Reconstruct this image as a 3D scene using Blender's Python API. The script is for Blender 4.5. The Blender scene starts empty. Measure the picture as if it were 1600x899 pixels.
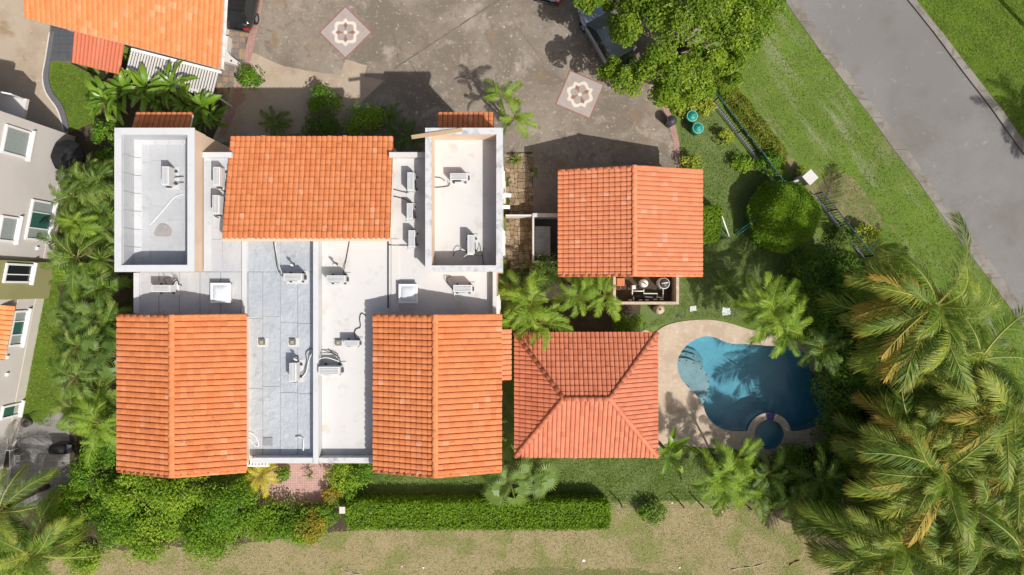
import bpy, bmesh, math, random
import numpy as np
from mathutils import Matrix, Vector
from mathutils.geometry import tessellate_polygon

# ------------------------------------------------------------------ camera, sky, sun, exposure
scene = bpy.context.scene
COL = scene.collection
CAMH, FPX = 41.0, 1066.0            # drone height in metres, focal length in photo pixels
cam_d = bpy.data.cameras.new('camera')
cam_d.sensor_width = 36.0
cam_d.lens = 36.0 * FPX / 1600.0
cam_d.clip_end = 1000.0
cam = bpy.data.objects.new('camera', cam_d)
COL.objects.link(cam)
cam.location = (0, 0, CAMH)
scene.camera = cam

LIGHT = Vector((-0.565, 0.60, -1.0)).normalized()      # direction in which the sunlight travels
world = bpy.data.worlds.new('World')
scene.world = world
world.use_nodes = True
wn = world.node_tree
sky = wn.nodes.new('ShaderNodeTexSky')
sky.sky_type = 'NISHITA'
sky.sun_disc = False
sky.sun_elevation = math.asin(-LIGHT.z)
sky.sun_rotation = math.atan2(-LIGHT.x, -LIGHT.y)
sky.dust_density = 4.0
sky.ozone_density = 0.2
bg = wn.nodes['Background']
bg.inputs['Strength'].default_value = 0.105
wn.links.new(sky.outputs['Color'], bg.inputs['Color'])
sun_d = bpy.data.lights.new('sun', 'SUN')
sun_d.energy = 4.75
sun_d.angle = math.radians(0.55)
sun_d.color = (1.0, 0.965, 0.915)
sun = bpy.data.objects.new('sun', sun_d)
COL.objects.link(sun)
sun.rotation_euler = LIGHT.to_track_quat('-Z', 'Y').to_euler()
vs = scene.view_settings
vs.view_transform = 'Standard'
vs.look = 'None'
vs.gamma = 1.0
vs.exposure = -0.06
scene.cycles.max_bounces = 6
scene.cycles.transparent_max_bounces = 8

# ------------------------------------------------------------------ helpers
R = random.Random(11)
RN = np.random.default_rng(5)
I4 = Matrix.Identity(4)
WM = {}                                                # world matrix of everything built so far


def S(h=0.0):
    return FPX / (CAMH - h)


def P(px, py, h=0.0):
    """photo pixel seen at height h -> place in the scene (metres)"""
    s = S(h)
    return ((px - 800.0) / s, (449.5 - py) / s, h)


def PP(pts, h=0.0):
    return [P(a, b, h) for a, b in pts]


def tag(o, label=None, cat=None, group=None, kind=None):
    if label: o['label'] = label
    if cat: o['category'] = cat
    if group: o['group'] = group
    if kind: o['kind'] = kind
    return o


def ob(name, mesh, mat=None, parent=None, M=None):
    o = bpy.data.objects.new(name, mesh)
    COL.objects.link(o)
    M = I4.copy() if M is None else M
    if mat is not None and mesh is not None and not mesh.materials:
        mesh.materials.append(mat)
    if parent is not None:
        o.parent = parent
        o.matrix_parent_inverse = WM[parent.name].inverted()
    o.matrix_basis = M
    WM[o.name] = M
    return o


def thing(name, label, cat, loc=(0, 0, 0), group=None):
    o = bpy.data.objects.new(name, None)
    o.empty_display_size = 0.2
    COL.objects.link(o)
    M = Matrix.Translation(Vector(loc))
    o.matrix_basis = M
    WM[o.name] = M
    return tag(o, label, cat, group)


def np_mesh(name, V, F, attrs=None, smooth=False):
    """V (n,3); F list of (m,k) integer arrays"""
    me = bpy.data.meshes.new(name)
    V = np.asarray(V, dtype=np.float32)
    me.vertices.add(len(V))
    me.vertices.foreach_set('co', V.ravel())
    loops = np.concatenate([np.asarray(f, dtype=np.int32).ravel() for f in F])
    sizes = np.concatenate([np.full(len(f), np.asarray(f).shape[1], dtype=np.int32) for f in F])
    starts = np.concatenate([[0], np.cumsum(sizes)[:-1]]).astype(np.int32)
    me.loops.add(len(loops))
    me.loops.foreach_set('vertex_index', loops)
    me.polygons.add(len(sizes))
    me.polygons.foreach_set('loop_start', starts)
    me.polygons.foreach_set('loop_total', sizes)
    me.polygons.foreach_set('use_smooth', np.full(len(sizes), bool(smooth)))
    me.update(calc_edges=True)
    for k, a in (attrs or {}).items():
        at = me.attributes.new(k, 'FLOAT', 'POINT')
        at.data.foreach_set('value', np.asarray(a, dtype=np.float32))
    return me


class MB:
    """collects shapes for one mesh"""
    def __init__(s):
        s.v, s.f, s.sm = [], [], []

    def raw(s, v, f, smooth=False):
        n = len(s.v)
        s.v += [tuple(p) for p in v]
        s.f += [tuple(i + n for i in q) for q in f]
        s.sm += [smooth] * len(f)
        return s

    def box(s, x0, x1, y0, y1, z0, z1, M=None):
        v = [(x, y, z) for z in (z0, z1) for x, y in ((x0, y0), (x1, y0), (x1, y1), (x0, y1))]
        if M is not None: v = [tuple(M @ Vector(p)) for p in v]
        return s.raw(v, [(3, 2, 1, 0), (4, 5, 6, 7), (0, 1, 5, 4), (1, 2, 6, 5), (2, 3, 7, 6), (3, 0, 4, 7)])

    def prism(s, pts, z0, z1, holes=(), bottom=False, M=None):
        loops = [[Vector((p[0], p[1], 0)) for p in pts]] + [[Vector((p[0], p[1], 0)) for p in h] for h in holes]
        tris = tessellate_polygon(loops)
        flat = [p for l in loops for p in l]
        def up(t):
            a, b, c = (flat[i] for i in t)
            return ((b - a).cross(c - a)).z > 0
        tris = [tuple(t) if up(t) else (t[0], t[2], t[1]) for t in tris]
        v = [(p.x, p.y, z1) for p in flat]
        f = list(tris)
        if z0 is not None:
            n = len(flat)
            v += [(p.x, p.y, z0) for p in flat]
            o = 0
            for li, l in enumerate(loops):
                m = len(l)
                area = sum(l[i].x * l[(i + 1) % m].y - l[(i + 1) % m].x * l[i].y for i in range(m))
                for i in range(m):
                    a, b = o + i, o + (i + 1) % m
                    q = (a, a + n, b + n, b)
                    if (area > 0) != (li > 0): q = q[::-1]
                    if li > 0: q = q
                    f.append(q)
                o += m
            if bottom: f += [tuple(i + n for i in t[::-1]) for t in tris]
        if M is not None: v = [tuple(M @ Vector(p)) for p in v]
        return s.raw(v, f)

    def tube(s, pts, r, n=6, cap=True):
        pts = [Vector(p) for p in pts]
        rr = r if isinstance(r, (list, tuple)) else [r] * len(pts)
        v, f = [], []
        prev = None
        for i, p in enumerate(pts):
            t = (pts[min(i + 1, len(pts) - 1)] - pts[max(i - 1, 0)])
            if t.length < 1e-9: t = Vector((0, 0, 1))
            t.normalize()
            u = prev if prev is not None else (Vector((0, 0, 1)) if abs(t.z) < 0.9 else Vector((1, 0, 0)))
            u = (u - t * u.dot(t))
            if u.length < 1e-6: u = t.orthogonal()
            u.normalize(); prev = u
            w = t.cross(u)
            for k in range(n):
                a = 2 * math.pi * k / n
                v.append(p + (u * math.cos(a) + w * math.sin(a)) * rr[i])
        for i in range(len(pts) - 1):
            for k in range(n):
                a, b = i * n + k, i * n + (k + 1) % n
                f.append((a, b, b + n, a + n))
        if cap:
            f.append(tuple(range(n))[::-1]); f.append(tuple(range((len(pts) - 1) * n, len(pts) * n)))
        return s.raw(v, f, True)

    def lathe(s, prof, c=(0, 0, 0), n=16, smooth=True):
        v, f = [], []
        for r, z in prof:
            for k in range(n):
                a = 2 * math.pi * k / n
                v.append((c[0] + r * math.cos(a), c[1] + r * math.sin(a), c[2] + z))
        for i in range(len(prof) - 1):
            for k in range(n):
                a, b = i * n + k, i * n + (k + 1) % n
                f.append((a, b, b + n, a + n))
        f.append(tuple(range(n))[::-1]); f.append(tuple(range((len(prof) - 1) * n, len(prof) * n)))
        return s.raw(v, f, smooth)

    def mesh(s, name, bevel=0.0):
        me = bpy.data.meshes.new(name)
        me.from_pydata(s.v, [], s.f)
        me.polygons.foreach_set('use_smooth', s.sm)
        if bevel > 0:
            bm = bmesh.new(); bm.from_mesh(me)
            bmesh.ops.remove_doubles(bm, verts=bm.verts, dist=1e-5)
            es = [e for e in bm.edges if len(e.link_faces) == 2 and e.calc_face_angle(0) > 0.6]
            bmesh.ops.bevel(bm, geom=es, offset=bevel, segments=2, affect='EDGES', profile=0.6, clamp_overlap=True)
            bm.to_mesh(me); bm.free()
        me.update()
        return me

    def build(s, name, mat, parent=None, bevel=0.0, M=None):
        return ob(name, s.mesh(name, bevel), mat, parent, M)


def smooth_loop(pts, k=6, closed=True):
    n = len(pts); out = []
    rng = range(n) if closed else range(n - 1)
    for i in rng:
        g = lambda j: np.array(pts[j % n] if closed else pts[max(0, min(n - 1, j))], dtype=float)[:2]
        a, b, c, d = g(i - 1), g(i), g(i + 1), g(i + 2)
        for q in range(k):
            t = q / k
            out.append(tuple(0.5 * (2 * b + (c - a) * t + (2 * a - 5 * b + 4 * c - d) * t * t + (3 * b - a - 3 * c + d) * t ** 3)))
    if not closed: out.append(tuple(pts[-1][:2]))
    return out


def rough_edge(pts, step=0.5, amp=0.12, rnd=R):
    out = []
    n = len(pts)
    for i in range(n):
        a, b = Vector(pts[i][:2]), Vector(pts[(i + 1) % n][:2])
        m = max(1, int((b - a).length / step))
        for k in range(m):
            p = a.lerp(b, k / m)
            out.append((p.x + rnd.uniform(-amp, amp), p.y + rnd.uniform(-amp, amp)))
    return out


def frame(o, u, v):
    """matrix with x axis u, y axis v (made perpendicular), z up from both"""
    u = Vector(u).normalized(); v = Vector(v); v = (v - u * v.dot(u)).normalized(); w = u.cross(v)
    return Matrix(((u.x, v.x, w.x, o[0]), (u.y, v.y, w.y, o[1]), (u.z, v.z, w.z, o[2]), (0, 0, 0, 1)))


# ------------------------------------------------------------------ materials
MATS = {}


def newmat(name):
    m = bpy.data.materials.new(name); m.use_nodes = True
    MATS[name] = m
    return m, m.node_tree, m.node_tree.nodes['Principled BSDF']


def N(nt, t, **kw):
    n = nt.nodes.new(t)
    for k, v in kw.items():
        if k[0] == '_': setattr(n, k[1:], v)
        else: n.inputs[k.replace('__', ' ')].default_value = v
    return n


def c4(c):
    return (c[0], c[1], c[2], 1.0)


def coords(nt, space='world'):
    if space == 'world': return N(nt, 'ShaderNodeNewGeometry').outputs['Position']
    return N(nt, 'ShaderNodeTexCoord').outputs['Object']


def noise_fac(nt, vec, scale, lo, hi, detail=6, rough=0.6, dist=0.0):
    n = N(nt, 'ShaderNodeTexNoise', Scale=scale, Detail=detail, Roughness=rough, Distortion=dist)
    nt.links.new(vec, n.inputs['Vector'])
    r = N(nt, 'ShaderNodeMapRange', **{'From__Min': lo, 'From__Max': hi})
    r.interpolation_type = 'SMOOTHSTEP'
    nt.links.new(n.outputs['Fac'], r.inputs['Value'])
    return r.outputs['Result']


def mixc(nt, fac, a, b, mode='MIX'):
    m = N(nt, 'ShaderNodeMix', _data_type='RGBA', _blend_type=mode)
    for s_, val in ((0, fac), (6, a), (7, b)):
        if hasattr(val, 'is_linked'): nt.links.new(val, m.inputs[s_])
        elif s_ == 0: m.inputs[0].default_value = val
        else: m.inputs[s_].default_value = c4(val)
    return m.outputs[2]


def bump(nt, bs, vec, specs, strength=0.4, dist=0.02):
    h = None
    for sc, w in specs:
        n = N(nt, 'ShaderNodeTexNoise', Scale=sc, Detail=5.0, Roughness=0.6)
        nt.links.new(vec, n.inputs['Vector'])
        m = N(nt, 'ShaderNodeMath', _operation='MULTIPLY'); m.inputs[1].default_value = w
        nt.links.new(n.outputs['Fac'], m.inputs[0])
        if h is None: h = m.outputs[0]
        else:
            a = N(nt, 'ShaderNodeMath', _operation='ADD')
            nt.links.new(h, a.inputs[0]); nt.links.new(m.outputs[0], a.inputs[1]); h = a.outputs[0]
    b = N(nt, 'ShaderNodeBump', Strength=strength, Distance=dist)
    nt.links.new(h, b.inputs['Height']); nt.links.new(b.outputs['Normal'], bs.inputs['Normal'])


def surf(name, base, layers=(), rough=0.8, spec=0.3, metal=0.0, bumps=None, bstr=0.4, bdist=0.02, space='world', coat=0.0):
    """base colour + layers (scale, lo, hi, colour[, detail, distortion]) of irregular patches"""
    m, nt, bs = newmat(name)
    vec = coords(nt, space)
    col = None
    for L in layers:
        f = noise_fac(nt, vec, L[0], L[1], L[2], L[4] if len(L) > 4 else 6, 0.62, L[5] if len(L) > 5 else 0.0)
        col = mixc(nt, f, base if col is None else col, L[3])
    if col is None: bs.inputs['Base Color'].default_value = c4(base)
    else: nt.links.new(col, bs.inputs['Base Color'])
    bs.inputs['Roughness'].default_value = rough
    bs.inputs['Specular IOR Level'].default_value = spec
    bs.inputs['Metallic'].default_value = metal
    bs.inputs['Coat Weight'].default_value = coat
    if bumps: bump(nt, bs, vec, bumps, bstr, bdist)
    return m


def rnd_value(nt):
    """per-piece random number: stored on joined pieces, by object on single ones"""
    a = N(nt, 'ShaderNodeAttribute', _attribute_name='rnd')
    o = N(nt, 'ShaderNodeObjectInfo')
    s = N(nt, 'ShaderNodeMath', _operation='ADD')
    nt.links.new(a.outputs['Fac'], s.inputs[0]); nt.links.new(o.outputs['Random'], s.inputs[1])
    f = N(nt, 'ShaderNodeMath', _operation='FRACT'); nt.links.new(s.outputs[0], f.inputs[0])
    return f.outputs[0]


def ramp(nt, fac, stops):
    r = N(nt, 'ShaderNodeValToRGB')
    el = r.color_ramp.elements
    while len(el) < len(stops): el.new(0.5)
    for e, (p, c) in zip(el, stops): e.position = p; e.color = c4(c)
    nt.links.new(fac, r.inputs['Fac'])
    return r.outputs['Color']


def tile_mat(name, stops, stain, lo, hi, extra=()):
    m, nt, bs = newmat(name)
    vec = coords(nt)
    col = ramp(nt, rnd_value(nt), stops)
    f = noise_fac(nt, vec, 1.1, lo, hi, 8, 0.7)
    col = mixc(nt, f, col, stain)
    f2 = noise_fac(nt, vec, 14.0, 0.5, 0.8, 4)
    col = mixc(nt, f2, col, tuple(x * 0.72 for x in stops[0][1]))
    for L in extra:
        col = mixc(nt, noise_fac(nt, vec, L[0], L[1], L[2], 8, 0.7), col, L[3])
    nt.links.new(col, bs.inputs['Base Color'])
    bs.inputs['Roughness'].default_value = 0.72
    bs.inputs['Specular IOR Level'].default_value = 0.3
    bump(nt, bs, vec, [(40, 1.0)], 0.25, 0.01)
    return m


def leaf_mat(name, stops, tip=None, rough=0.5, trans=0.38, spec=0.3):
    m, nt, bs = newmat(name)
    at = N(nt, 'ShaderNodeAttribute', _attribute_name='rnd')
    oi = N(nt, 'ShaderNodeObjectInfo')
    m1 = N(nt, 'ShaderNodeMath', _operation='MULTIPLY_ADD'); m1.inputs[1].default_value = 0.45 if tip is not None else 0.0; m1.inputs[2].default_value = 0.0
    nt.links.new(oi.outputs['Random'], m1.inputs[0])
    m3 = N(nt, 'ShaderNodeMath', _operation='MULTIPLY'); m3.inputs[1].default_value = 0.55 if tip is not None else 1.0
    nt.links.new(at.outputs['Fac'], m3.inputs[0])
    m4 = N(nt, 'ShaderNodeMath', _operation='ADD'); nt.links.new(m1.outputs[0], m4.inputs[0]); nt.links.new(m3.outputs[0], m4.inputs[1])
    col = ramp(nt, m4.outputs[0], stops)
    if tip is not None:
        a = N(nt, 'ShaderNodeAttribute', _attribute_name='tip')
        mr = N(nt, 'ShaderNodeMapRange', **{'From__Min': tip[1], 'From__Max': tip[2]})
        nt.links.new(a.outputs['Fac'], mr.inputs['Value'])
        col = mixc(nt, mr.outputs['Result'], col, tip[0])
        rb = N(nt, 'ShaderNodeAttribute', _attribute_name='rib')
        col = mixc(nt, rb.outputs['Fac'], col, (0.42, 0.40, 0.11))
    nt.links.new(col, bs.inputs['Base Color'])
    bs.inputs['Roughness'].default_value = rough
    bs.inputs['Specular IOR Level'].default_value = spec
    tr = N(nt, 'ShaderNodeBsdfTranslucent')
    tcol = mixc(nt, 0.5, col, (0.42, 0.55, 0.05), 'MIX')
    nt.links.new(tcol, tr.inputs['Color'])
    mx = N(nt, 'ShaderNodeMixShader'); mx.inputs[0].default_value = trans
    nt.links.new(bs.outputs[0], mx.inputs[1]); nt.links.new(tr.outputs[0], mx.inputs[2])
    nt.links.new(mx.outputs[0], nt.nodes['Material Output'].inputs['Surface'])
    return m


def grass_mat(name, base, layers, bscale=60):
    m = surf(name, base, layers, rough=0.95, spec=0.1, bumps=[(bscale, 1.0), (9, 0.6)], bstr=0.8, bdist=0.06)
    return m


GR = (0.085, 0.125, 0.024)
M_lawn = grass_mat('lawn_grass', (0.125, 0.195, 0.032), [
    (0.35, 0.42, 0.62, (0.145, 0.23, 0.032)), (0.9, 0.52, 0.74, (0.20, 0.225, 0.065)), (2.6, 0.57, 0.74, (0.26, 0.26, 0.125), 8, 0.6),
    (14, 0.48, 0.75, (0.085, 0.145, 0.022)), (55, 0.45, 0.8, (0.20, 0.265, 0.065)), (0.30, 0.58, 0.70, (0.23, 0.235, 0.11), 8, 0.8)])


def add_streaks(m, ang, colour, lo, hi, sx=0.22, sy=2.4):
    nt = m.node_tree; bs = nt.nodes['Principled BSDF']
    mp = N(nt, 'ShaderNodeMapping', _vector_type='TEXTURE'); mp.inputs['Rotation'].default_value = (0, 0, ang); mp.inputs['Scale'].default_value = (1 / sx, 1 / sy, 1)
    nt.links.new(coords(nt), mp.inputs['Vector'])
    f = noise_fac(nt, mp.outputs[0], 1.0, lo, hi, 4, 0.55, 0.3)
    old = bs.inputs['Base Color'].links[0].from_socket
    nt.links.new(mixc(nt, f, old, colour), bs.inputs['Base Color'])


add_streaks(M_lawn, math.radians(-54.8), (0.25, 0.275, 0.14), 0.50, 0.72, 0.16, 1.0)
M_lawn2 = grass_mat('bright_lawn_grass', (0.125, 0.20, 0.022), [
    (0.5, 0.42, 0.62, (0.15, 0.225, 0.025)), (2.0, 0.55, 0.8, (0.22, 0.22, 0.06)), (9, 0.5, 0.75, (0.09, 0.15, 0.015)), (30, 0.45, 0.75, (0.075, 0.13, 0.012))])
M_yard = grass_mat('yard_grass', (0.135, 0.189, 0.060), [
    (0.5, 0.4, 0.65, (0.169, 0.209, 0.075)), (1.8, 0.52, 0.75, (0.243, 0.236, 0.112)), (16, 0.45, 0.75, (0.088, 0.149, 0.038)), (50, 0.5, 0.8, (0.230, 0.270, 0.105))])
M_dry = grass_mat('dry_grass', (0.35, 0.29, 0.155), [
    (0.28, 0.42, 0.60, (0.385, 0.31, 0.175)), (0.45, 0.46, 0.62, (0.23, 0.245, 0.08), 8, 0.5), (2.4, 0.56, 0.74, (0.31, 0.23, 0.125)),
    (11, 0.5, 0.74, (0.28, 0.23, 0.12)), (3.0, 0.54, 0.70, (0.19, 0.225, 0.06), 9, 0.5), (1.3, 0.63, 0.72, (0.43, 0.355, 0.23), 9, .5)])
M_worn = grass_mat('worn_verge_grass', (0.24, 0.215, 0.105), [
    (0.9, 0.42, 0.62, (0.16, 0.19, 0.06)), (2.4, 0.5, 0.7, (0.31, 0.25, 0.15)), (11, 0.5, 0.74, (0.15, 0.17, 0.055)), (5, 0.55, 0.7, (0.13, 0.17, 0.04), 9, .4)])
M_soil = surf('garden_soil', (0.075, 0.058, 0.04), [(0.8, 0.45, 0.65, (0.11, 0.085, 0.055)), (6, 0.5, 0.75, (0.05, 0.05, 0.025)), (30, 0.55, 0.8, (0.16, 0.125, 0.08))],
              rough=0.95, spec=0.1, bumps=[(25, 1), (6, 1)], bstr=0.8, bdist=0.06)
M_conc = surf('weathered_concrete', (0.265, 0.222, 0.175), [
    (0.22, 0.40, 0.60, (0.175, 0.144, 0.11), 8, 0.5), (0.6, 0.52, 0.70, (0.345, 0.295, 0.24), 9, 0.5), (1.6, 0.52, 0.68, (0.175, 0.143, 0.108), 9, 0.8),
    (5, 0.57, 0.70, (0.43, 0.39, 0.34), 9, 0.5), (0.45, 0.56, 0.70, (0.235, 0.165, 0.105), 9, 0.6), (0.9, 0.62, 0.70, (0.145, 0.13, 0.11), 9, 1.2), (9, .62, .72, (0.14, 0.125, 0.10), 9, .6), (22, 0.5, 0.78, (0.21, 0.185, 0.16))], rough=0.9, spec=0.2,
              bumps=[(40, 1)], bstr=0.25, bdist=0.01)
M_path = surf('pale_concrete', (0.42, 0.34, 0.255), [
    (0.5, 0.45, 0.65, (0.36, 0.28, 0.20)), (3, 0.55, 0.75, (0.48, 0.41, 0.33), 8), (0.9, 0.58, 0.7, (0.30, 0.215, 0.13), 9, 0.4), (25, 0.5, 0.8, (0.31, 0.25, 0.19))], rough=0.9, spec=0.2,
              bumps=[(40, 1)], bstr=0.2, bdist=0.01)
M_asph = surf('asphalt', (0.178, 0.172, 0.158), [
    (0.12, 0.42, 0.62, (0.21, 0.205, 0.195), 8, 0.5), (0.35, 0.48, 0.72, (0.15, 0.138, 0.122), 6, 0.4), (1.8, 0.60, 0.74, (0.29, 0.28, 0.265), 8, .4), (0.8, 0.66, 0.78, (0.155, 0.145, 0.13), 7, .5), (45, 0.42, 0.7, (0.16, 0.148, 0.137), 3),
    (90, 0.55, 0.75, (0.34, 0.33, 0.315), 2)], rough=0.9, spec=0.25, bumps=[(70, 1)], bstr=0.35, bdist=0.01)
M_gutter = surf('gutter_concrete', (0.245, 0.225, 0.195), [(0.5, 0.42, 0.6, (0.185, 0.168, 0.143), 8, 0.6), (1.6, 0.5, 0.66, (0.155, 0.135, 0.11), 8, 1.0), (20, 0.5, 0.8, (0.34, 0.31, 0.275))],
                rough=0.85, spec=0.2, bumps=[(40, 1)], bstr=0.3, bdist=0.01)
M_deck = surf('pool_deck_stone', (0.50, 0.40, 0.30), [(0.9, 0.42, 0.62, (0.43, 0.335, 0.25), 8), (4, 0.52, 0.7, (0.57, 0.475, 0.38), 9), (16, 0.55, 0.72, (0.36, 0.28, 0.2)), (1.5, 0.6, 0.72, (0.38, 0.28, 0.18), 9)],
              rough=0.85, spec=0.25, bumps=[(18, 1)], bstr=0.2, bdist=0.02)
M_plaster = surf('pool_plaster', (0.56, 0.63, 0.64), [(1.2, 0.42, 0.62, (0.63, 0.69, 0.69)), (9, 0.55, 0.75, (0.46, 0.53, 0.54)), (4, 0.6, 0.7, (0.40, 0.46, 0.47), 9)], rough=0.8)
M_shelf_shade = surf('shaded_shelf_plaster', (0.30, 0.345, 0.345), [(1.5, 0.42, 0.62, (0.36, 0.40, 0.395)), (7, 0.55, 0.72, (0.22, 0.26, 0.265), 9)], rough=0.8)  # greyer copy of the pool plaster: shade on shelf and steps put into colour
M_ptile = surf('blue_spillway_tile', (0.035, 0.03, 0.16), [(9, 0.45, 0.65, (0.05, 0.05, 0.24))], rough=0.3)
M_mark = surf('dark_step_tile', (0.01, 0.016, 0.03), rough=0.4)
M_white = surf('white_stucco', (0.59, 0.57, 0.54), [(0.7, 0.5, 0.75, (0.54, 0.51, 0.47)), (6, 0.58, 0.78, (0.58, 0.54, 0.49))], rough=0.85, bumps=[(30, 1)], bstr=0.15, bdist=0.01)
M_coping = surf('stained_white_coping', (0.56, 0.555, 0.55), [(2.2, 0.5, 0.64, (0.42, 0.425, 0.43), 9), (1.6, 0.56, 0.70, (0.30, 0.305, 0.31), 10, 0.3), (7, 0.66, 0.74, (0.20, 0.20, 0.205), 9), (14, 0.58, 0.75, (0.66, 0.655, 0.65))], rough=0.8)
M_coping_clean = surf('white_membrane_coping', (0.56, 0.565, 0.57), [(1.2, 0.5, 0.7, (0.50, 0.505, 0.515)), (8, 0.6, 0.75, (0.5, 0.5, 0.5))], rough=0.7)
M_peach = surf('peach_stucco', (0.66, 0.50, 0.37), [(0.6, 0.48, 0.7, (0.60, 0.44, 0.32)), (4, 0.6, 0.8, (0.52, 0.39, 0.29))], rough=0.88, bumps=[(30, 1)], bstr=0.15, bdist=0.01)
M_wroof = surf('white_roof_coating', (0.575, 0.565, 0.55), [(0.35, 0.45, 0.65, (0.535, 0.53, 0.515)), (1.6, 0.54, 0.72, (0.49, 0.475, 0.45), 9), (7, 0.64, 0.78, (0.44, 0.42, 0.385)), (0.7, 0.57, 0.70, (0.50, 0.455, 0.395), 9, 0.3)],
               rough=0.8, bumps=[(2, 1), (25, 0.4)], bstr=0.2, bdist=0.02)
M_silver = surf('silver_roof_membrane', (0.50, 0.535, 0.565), [(0.5, 0.42, 0.62, (0.55, 0.585, 0.61)), (2.0, 0.52, 0.72, (0.44, 0.48, 0.515), 4, 1.4), (4.5, 0.64, 0.74, (0.64, 0.665, 0.685), 4, 1.5), (1.1, 0.62, 0.74, (0.37, 0.375, 0.385), 9)],
                rough=0.40, spec=0.5, metal=0.32, bumps=[(2.0, 1), (5, 0.5)], bstr=0.65, bdist=0.06)
M_silver2 = surf('pale_roof_membrane', (0.455, 0.465, 0.48), [(0.5, 0.42, 0.62, (0.50, 0.51, 0.515)), (2.4, 0.55, 0.7, (0.40, 0.42, 0.45), 9, 0.8), (1.1, 0.62, 0.74, (0.42, 0.41, 0.40), 9)],
                 rough=0.6, spec=0.4, metal=0.12, bumps=[(3.2, 1), (11, 0.4)], bstr=0.5, bdist=0.04)
M_acw = surf('white_enamel', (0.60, 0.60, 0.59), [(3, 0.55, 0.75, (0.53, 0.525, 0.51)), (14, 0.62, 0.78, (0.5, 0.48, 0.45))], rough=0.45, spec=0.5)
M_dark = surf('dark_metal', (0.045, 0.045, 0.047), [(6, 0.5, 0.7, (0.07, 0.065, 0.06))], rough=0.5, spec=0.4)
M_hose = surf('black_pipe_insulation', (0.055, 0.05, 0.047), rough=0.8)
M_pvc = surf('white_pvc', (0.72, 0.71, 0.67), [(5, 0.55, 0.75, (0.6, 0.57, 0.5))], rough=0.45)
M_vent = surf('aged_vent', (0.17, 0.165, 0.12), [(10, 0.5, 0.7, (0.27, 0.26, 0.2))], rough=0.7)
M_acryl = surf('skylight_acrylic', (0.60, 0.64, 0.67), [(1.5, 0.45, 0.7, (0.68, 0.71, 0.73))], rough=0.25, spec=0.5)
M_bark = surf('palm_bark', (0.20, 0.16, 0.115), [(4, 0.45, 0.7, (0.13, 0.1, 0.07)), (20, 0.5, 0.75, (0.26, 0.22, 0.17))], rough=0.9, bumps=[(15, 1)], bstr=0.6, bdist=0.03)
M_brown = surf('dead_frond', (0.26, 0.155, 0.06), [(5, 0.45, 0.7, (0.19, 0.12, 0.05))], rough=0.9)
M_stick = surf('bleached_branch', (0.45, 0.39, 0.31), [(8, 0.5, 0.7, (0.34, 0.28, 0.21))], rough=0.9)
M_grey = surf('grey_house_stucco', (0.56, 0.525, 0.495), [(0.4, 0.45, 0.65, (0.53, 0.495, 0.465)), (3, 0.6, 0.8, (0.49, 0.455, 0.425))], rough=0.85, bumps=[(30, 1)], bstr=0.12, bdist=0.01)
M_greyl = surf('pale_grey_stucco', (0.57, 0.525, 0.47), [(0.6, 0.45, 0.65, (0.53, 0.485, 0.43)), (3, 0.6, 0.8, (0.48, 0.44, 0.39))], rough=0.85)
M_olive = surf('olive_stucco', (0.29, 0.275, 0.125), [(0.6, 0.45, 0.65, (0.27, 0.255, 0.115))], rough=0.85)
M_frame = surf('white_window_frame', (0.78, 0.78, 0.77), rough=0.5, spec=0.4)
M_glass = surf('green_window_glass', (0.035, 0.115, 0.09), rough=0.06, spec=0.8)
M_dglass = surf('dark_glass', (0.018, 0.022, 0.024), rough=0.05, spec=0.8)
M_screen = surf('window_blind', (0.32, 0.36, 0.345), [(40, 0.48, 0.55, (0.2, 0.23, 0.22))], rough=0.4)
M_teal = surf('teal_paint', (0.03, 0.17, 0.17), [(8, 0.55, 0.7, (0.06, 0.24, 0.23))], rough=0.45, spec=0.4)
M_rail = surf('dark_teal_rail', (0.016, 0.06, 0.07), [(8, 0.55, 0.7, (0.03, 0.09, 0.1))], rough=0.4, spec=0.5)
M_gbin = surf('green_bin_plastic', (0.01, 0.21, 0.165), [(6, 0.5, 0.7, (0.035, 0.29, 0.235))], rough=0.45, spec=0.4)
M_gbin2 = surf('pale_green_rim', (0.12, 0.40, 0.31), rough=0.5)
M_bbin = surf('charcoal_bin_plastic', (0.045, 0.043, 0.05), [(6, 0.5, 0.7, (0.065, 0.06, 0.07))], rough=0.5)
M_fabric = surf('black_canvas', (0.014, 0.014, 0.015), [(5, 0.5, 0.7, (0.03, 0.03, 0.032))], rough=0.75)
M_pink = surf('pink_brick_paving', (0.36, 0.215, 0.18), [(1, 0.5, 0.7, (0.31, 0.19, 0.16)), (14, 0.5, 0.7, (0.27, 0.16, 0.135)), (4, 0.6, 0.75, (0.42, 0.28, 0.24))], rough=0.85)
M_slate = surf('dark_slate', (0.085, 0.09, 0.098), [(2, 0.5, 0.7, (0.11, 0.115, 0.125)), (18, 0.5, 0.75, (0.065, 0.07, 0.075))], rough=0.65, spec=0.35)
M_kgrey = surf('grey_kerb', (0.13, 0.13, 0.135), [(4, 0.5, 0.7, (0.1, 0.1, 0.1))], rough=0.8)
M_kwhite = surf('white_kerb', (0.62, 0.58, 0.52), [(4, 0.55, 0.7, (0.42, 0.38, 0.33))], rough=0.8)
M_rust = surf('red_corrugated_sheet', (0.50, 0.145, 0.075), [(0.8, 0.5, 0.7, (0.56, 0.18, 0.10)), (6, 0.58, 0.75, (0.40, 0.115, 0.06))], rough=0.7)
M_med_bg = surf('medallion_grey', (0.38, 0.325, 0.30), [(1.5, 0.5, 0.7, (0.34, 0.285, 0.26)), (20, 0.5, 0.75, (0.31, 0.27, 0.245))], rough=0.8)
M_med_w = surf('medallion_cream', (0.64, 0.58, 0.49), [(5, 0.5, 0.75, (0.56, 0.50, 0.41))], rough=0.8)
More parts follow.
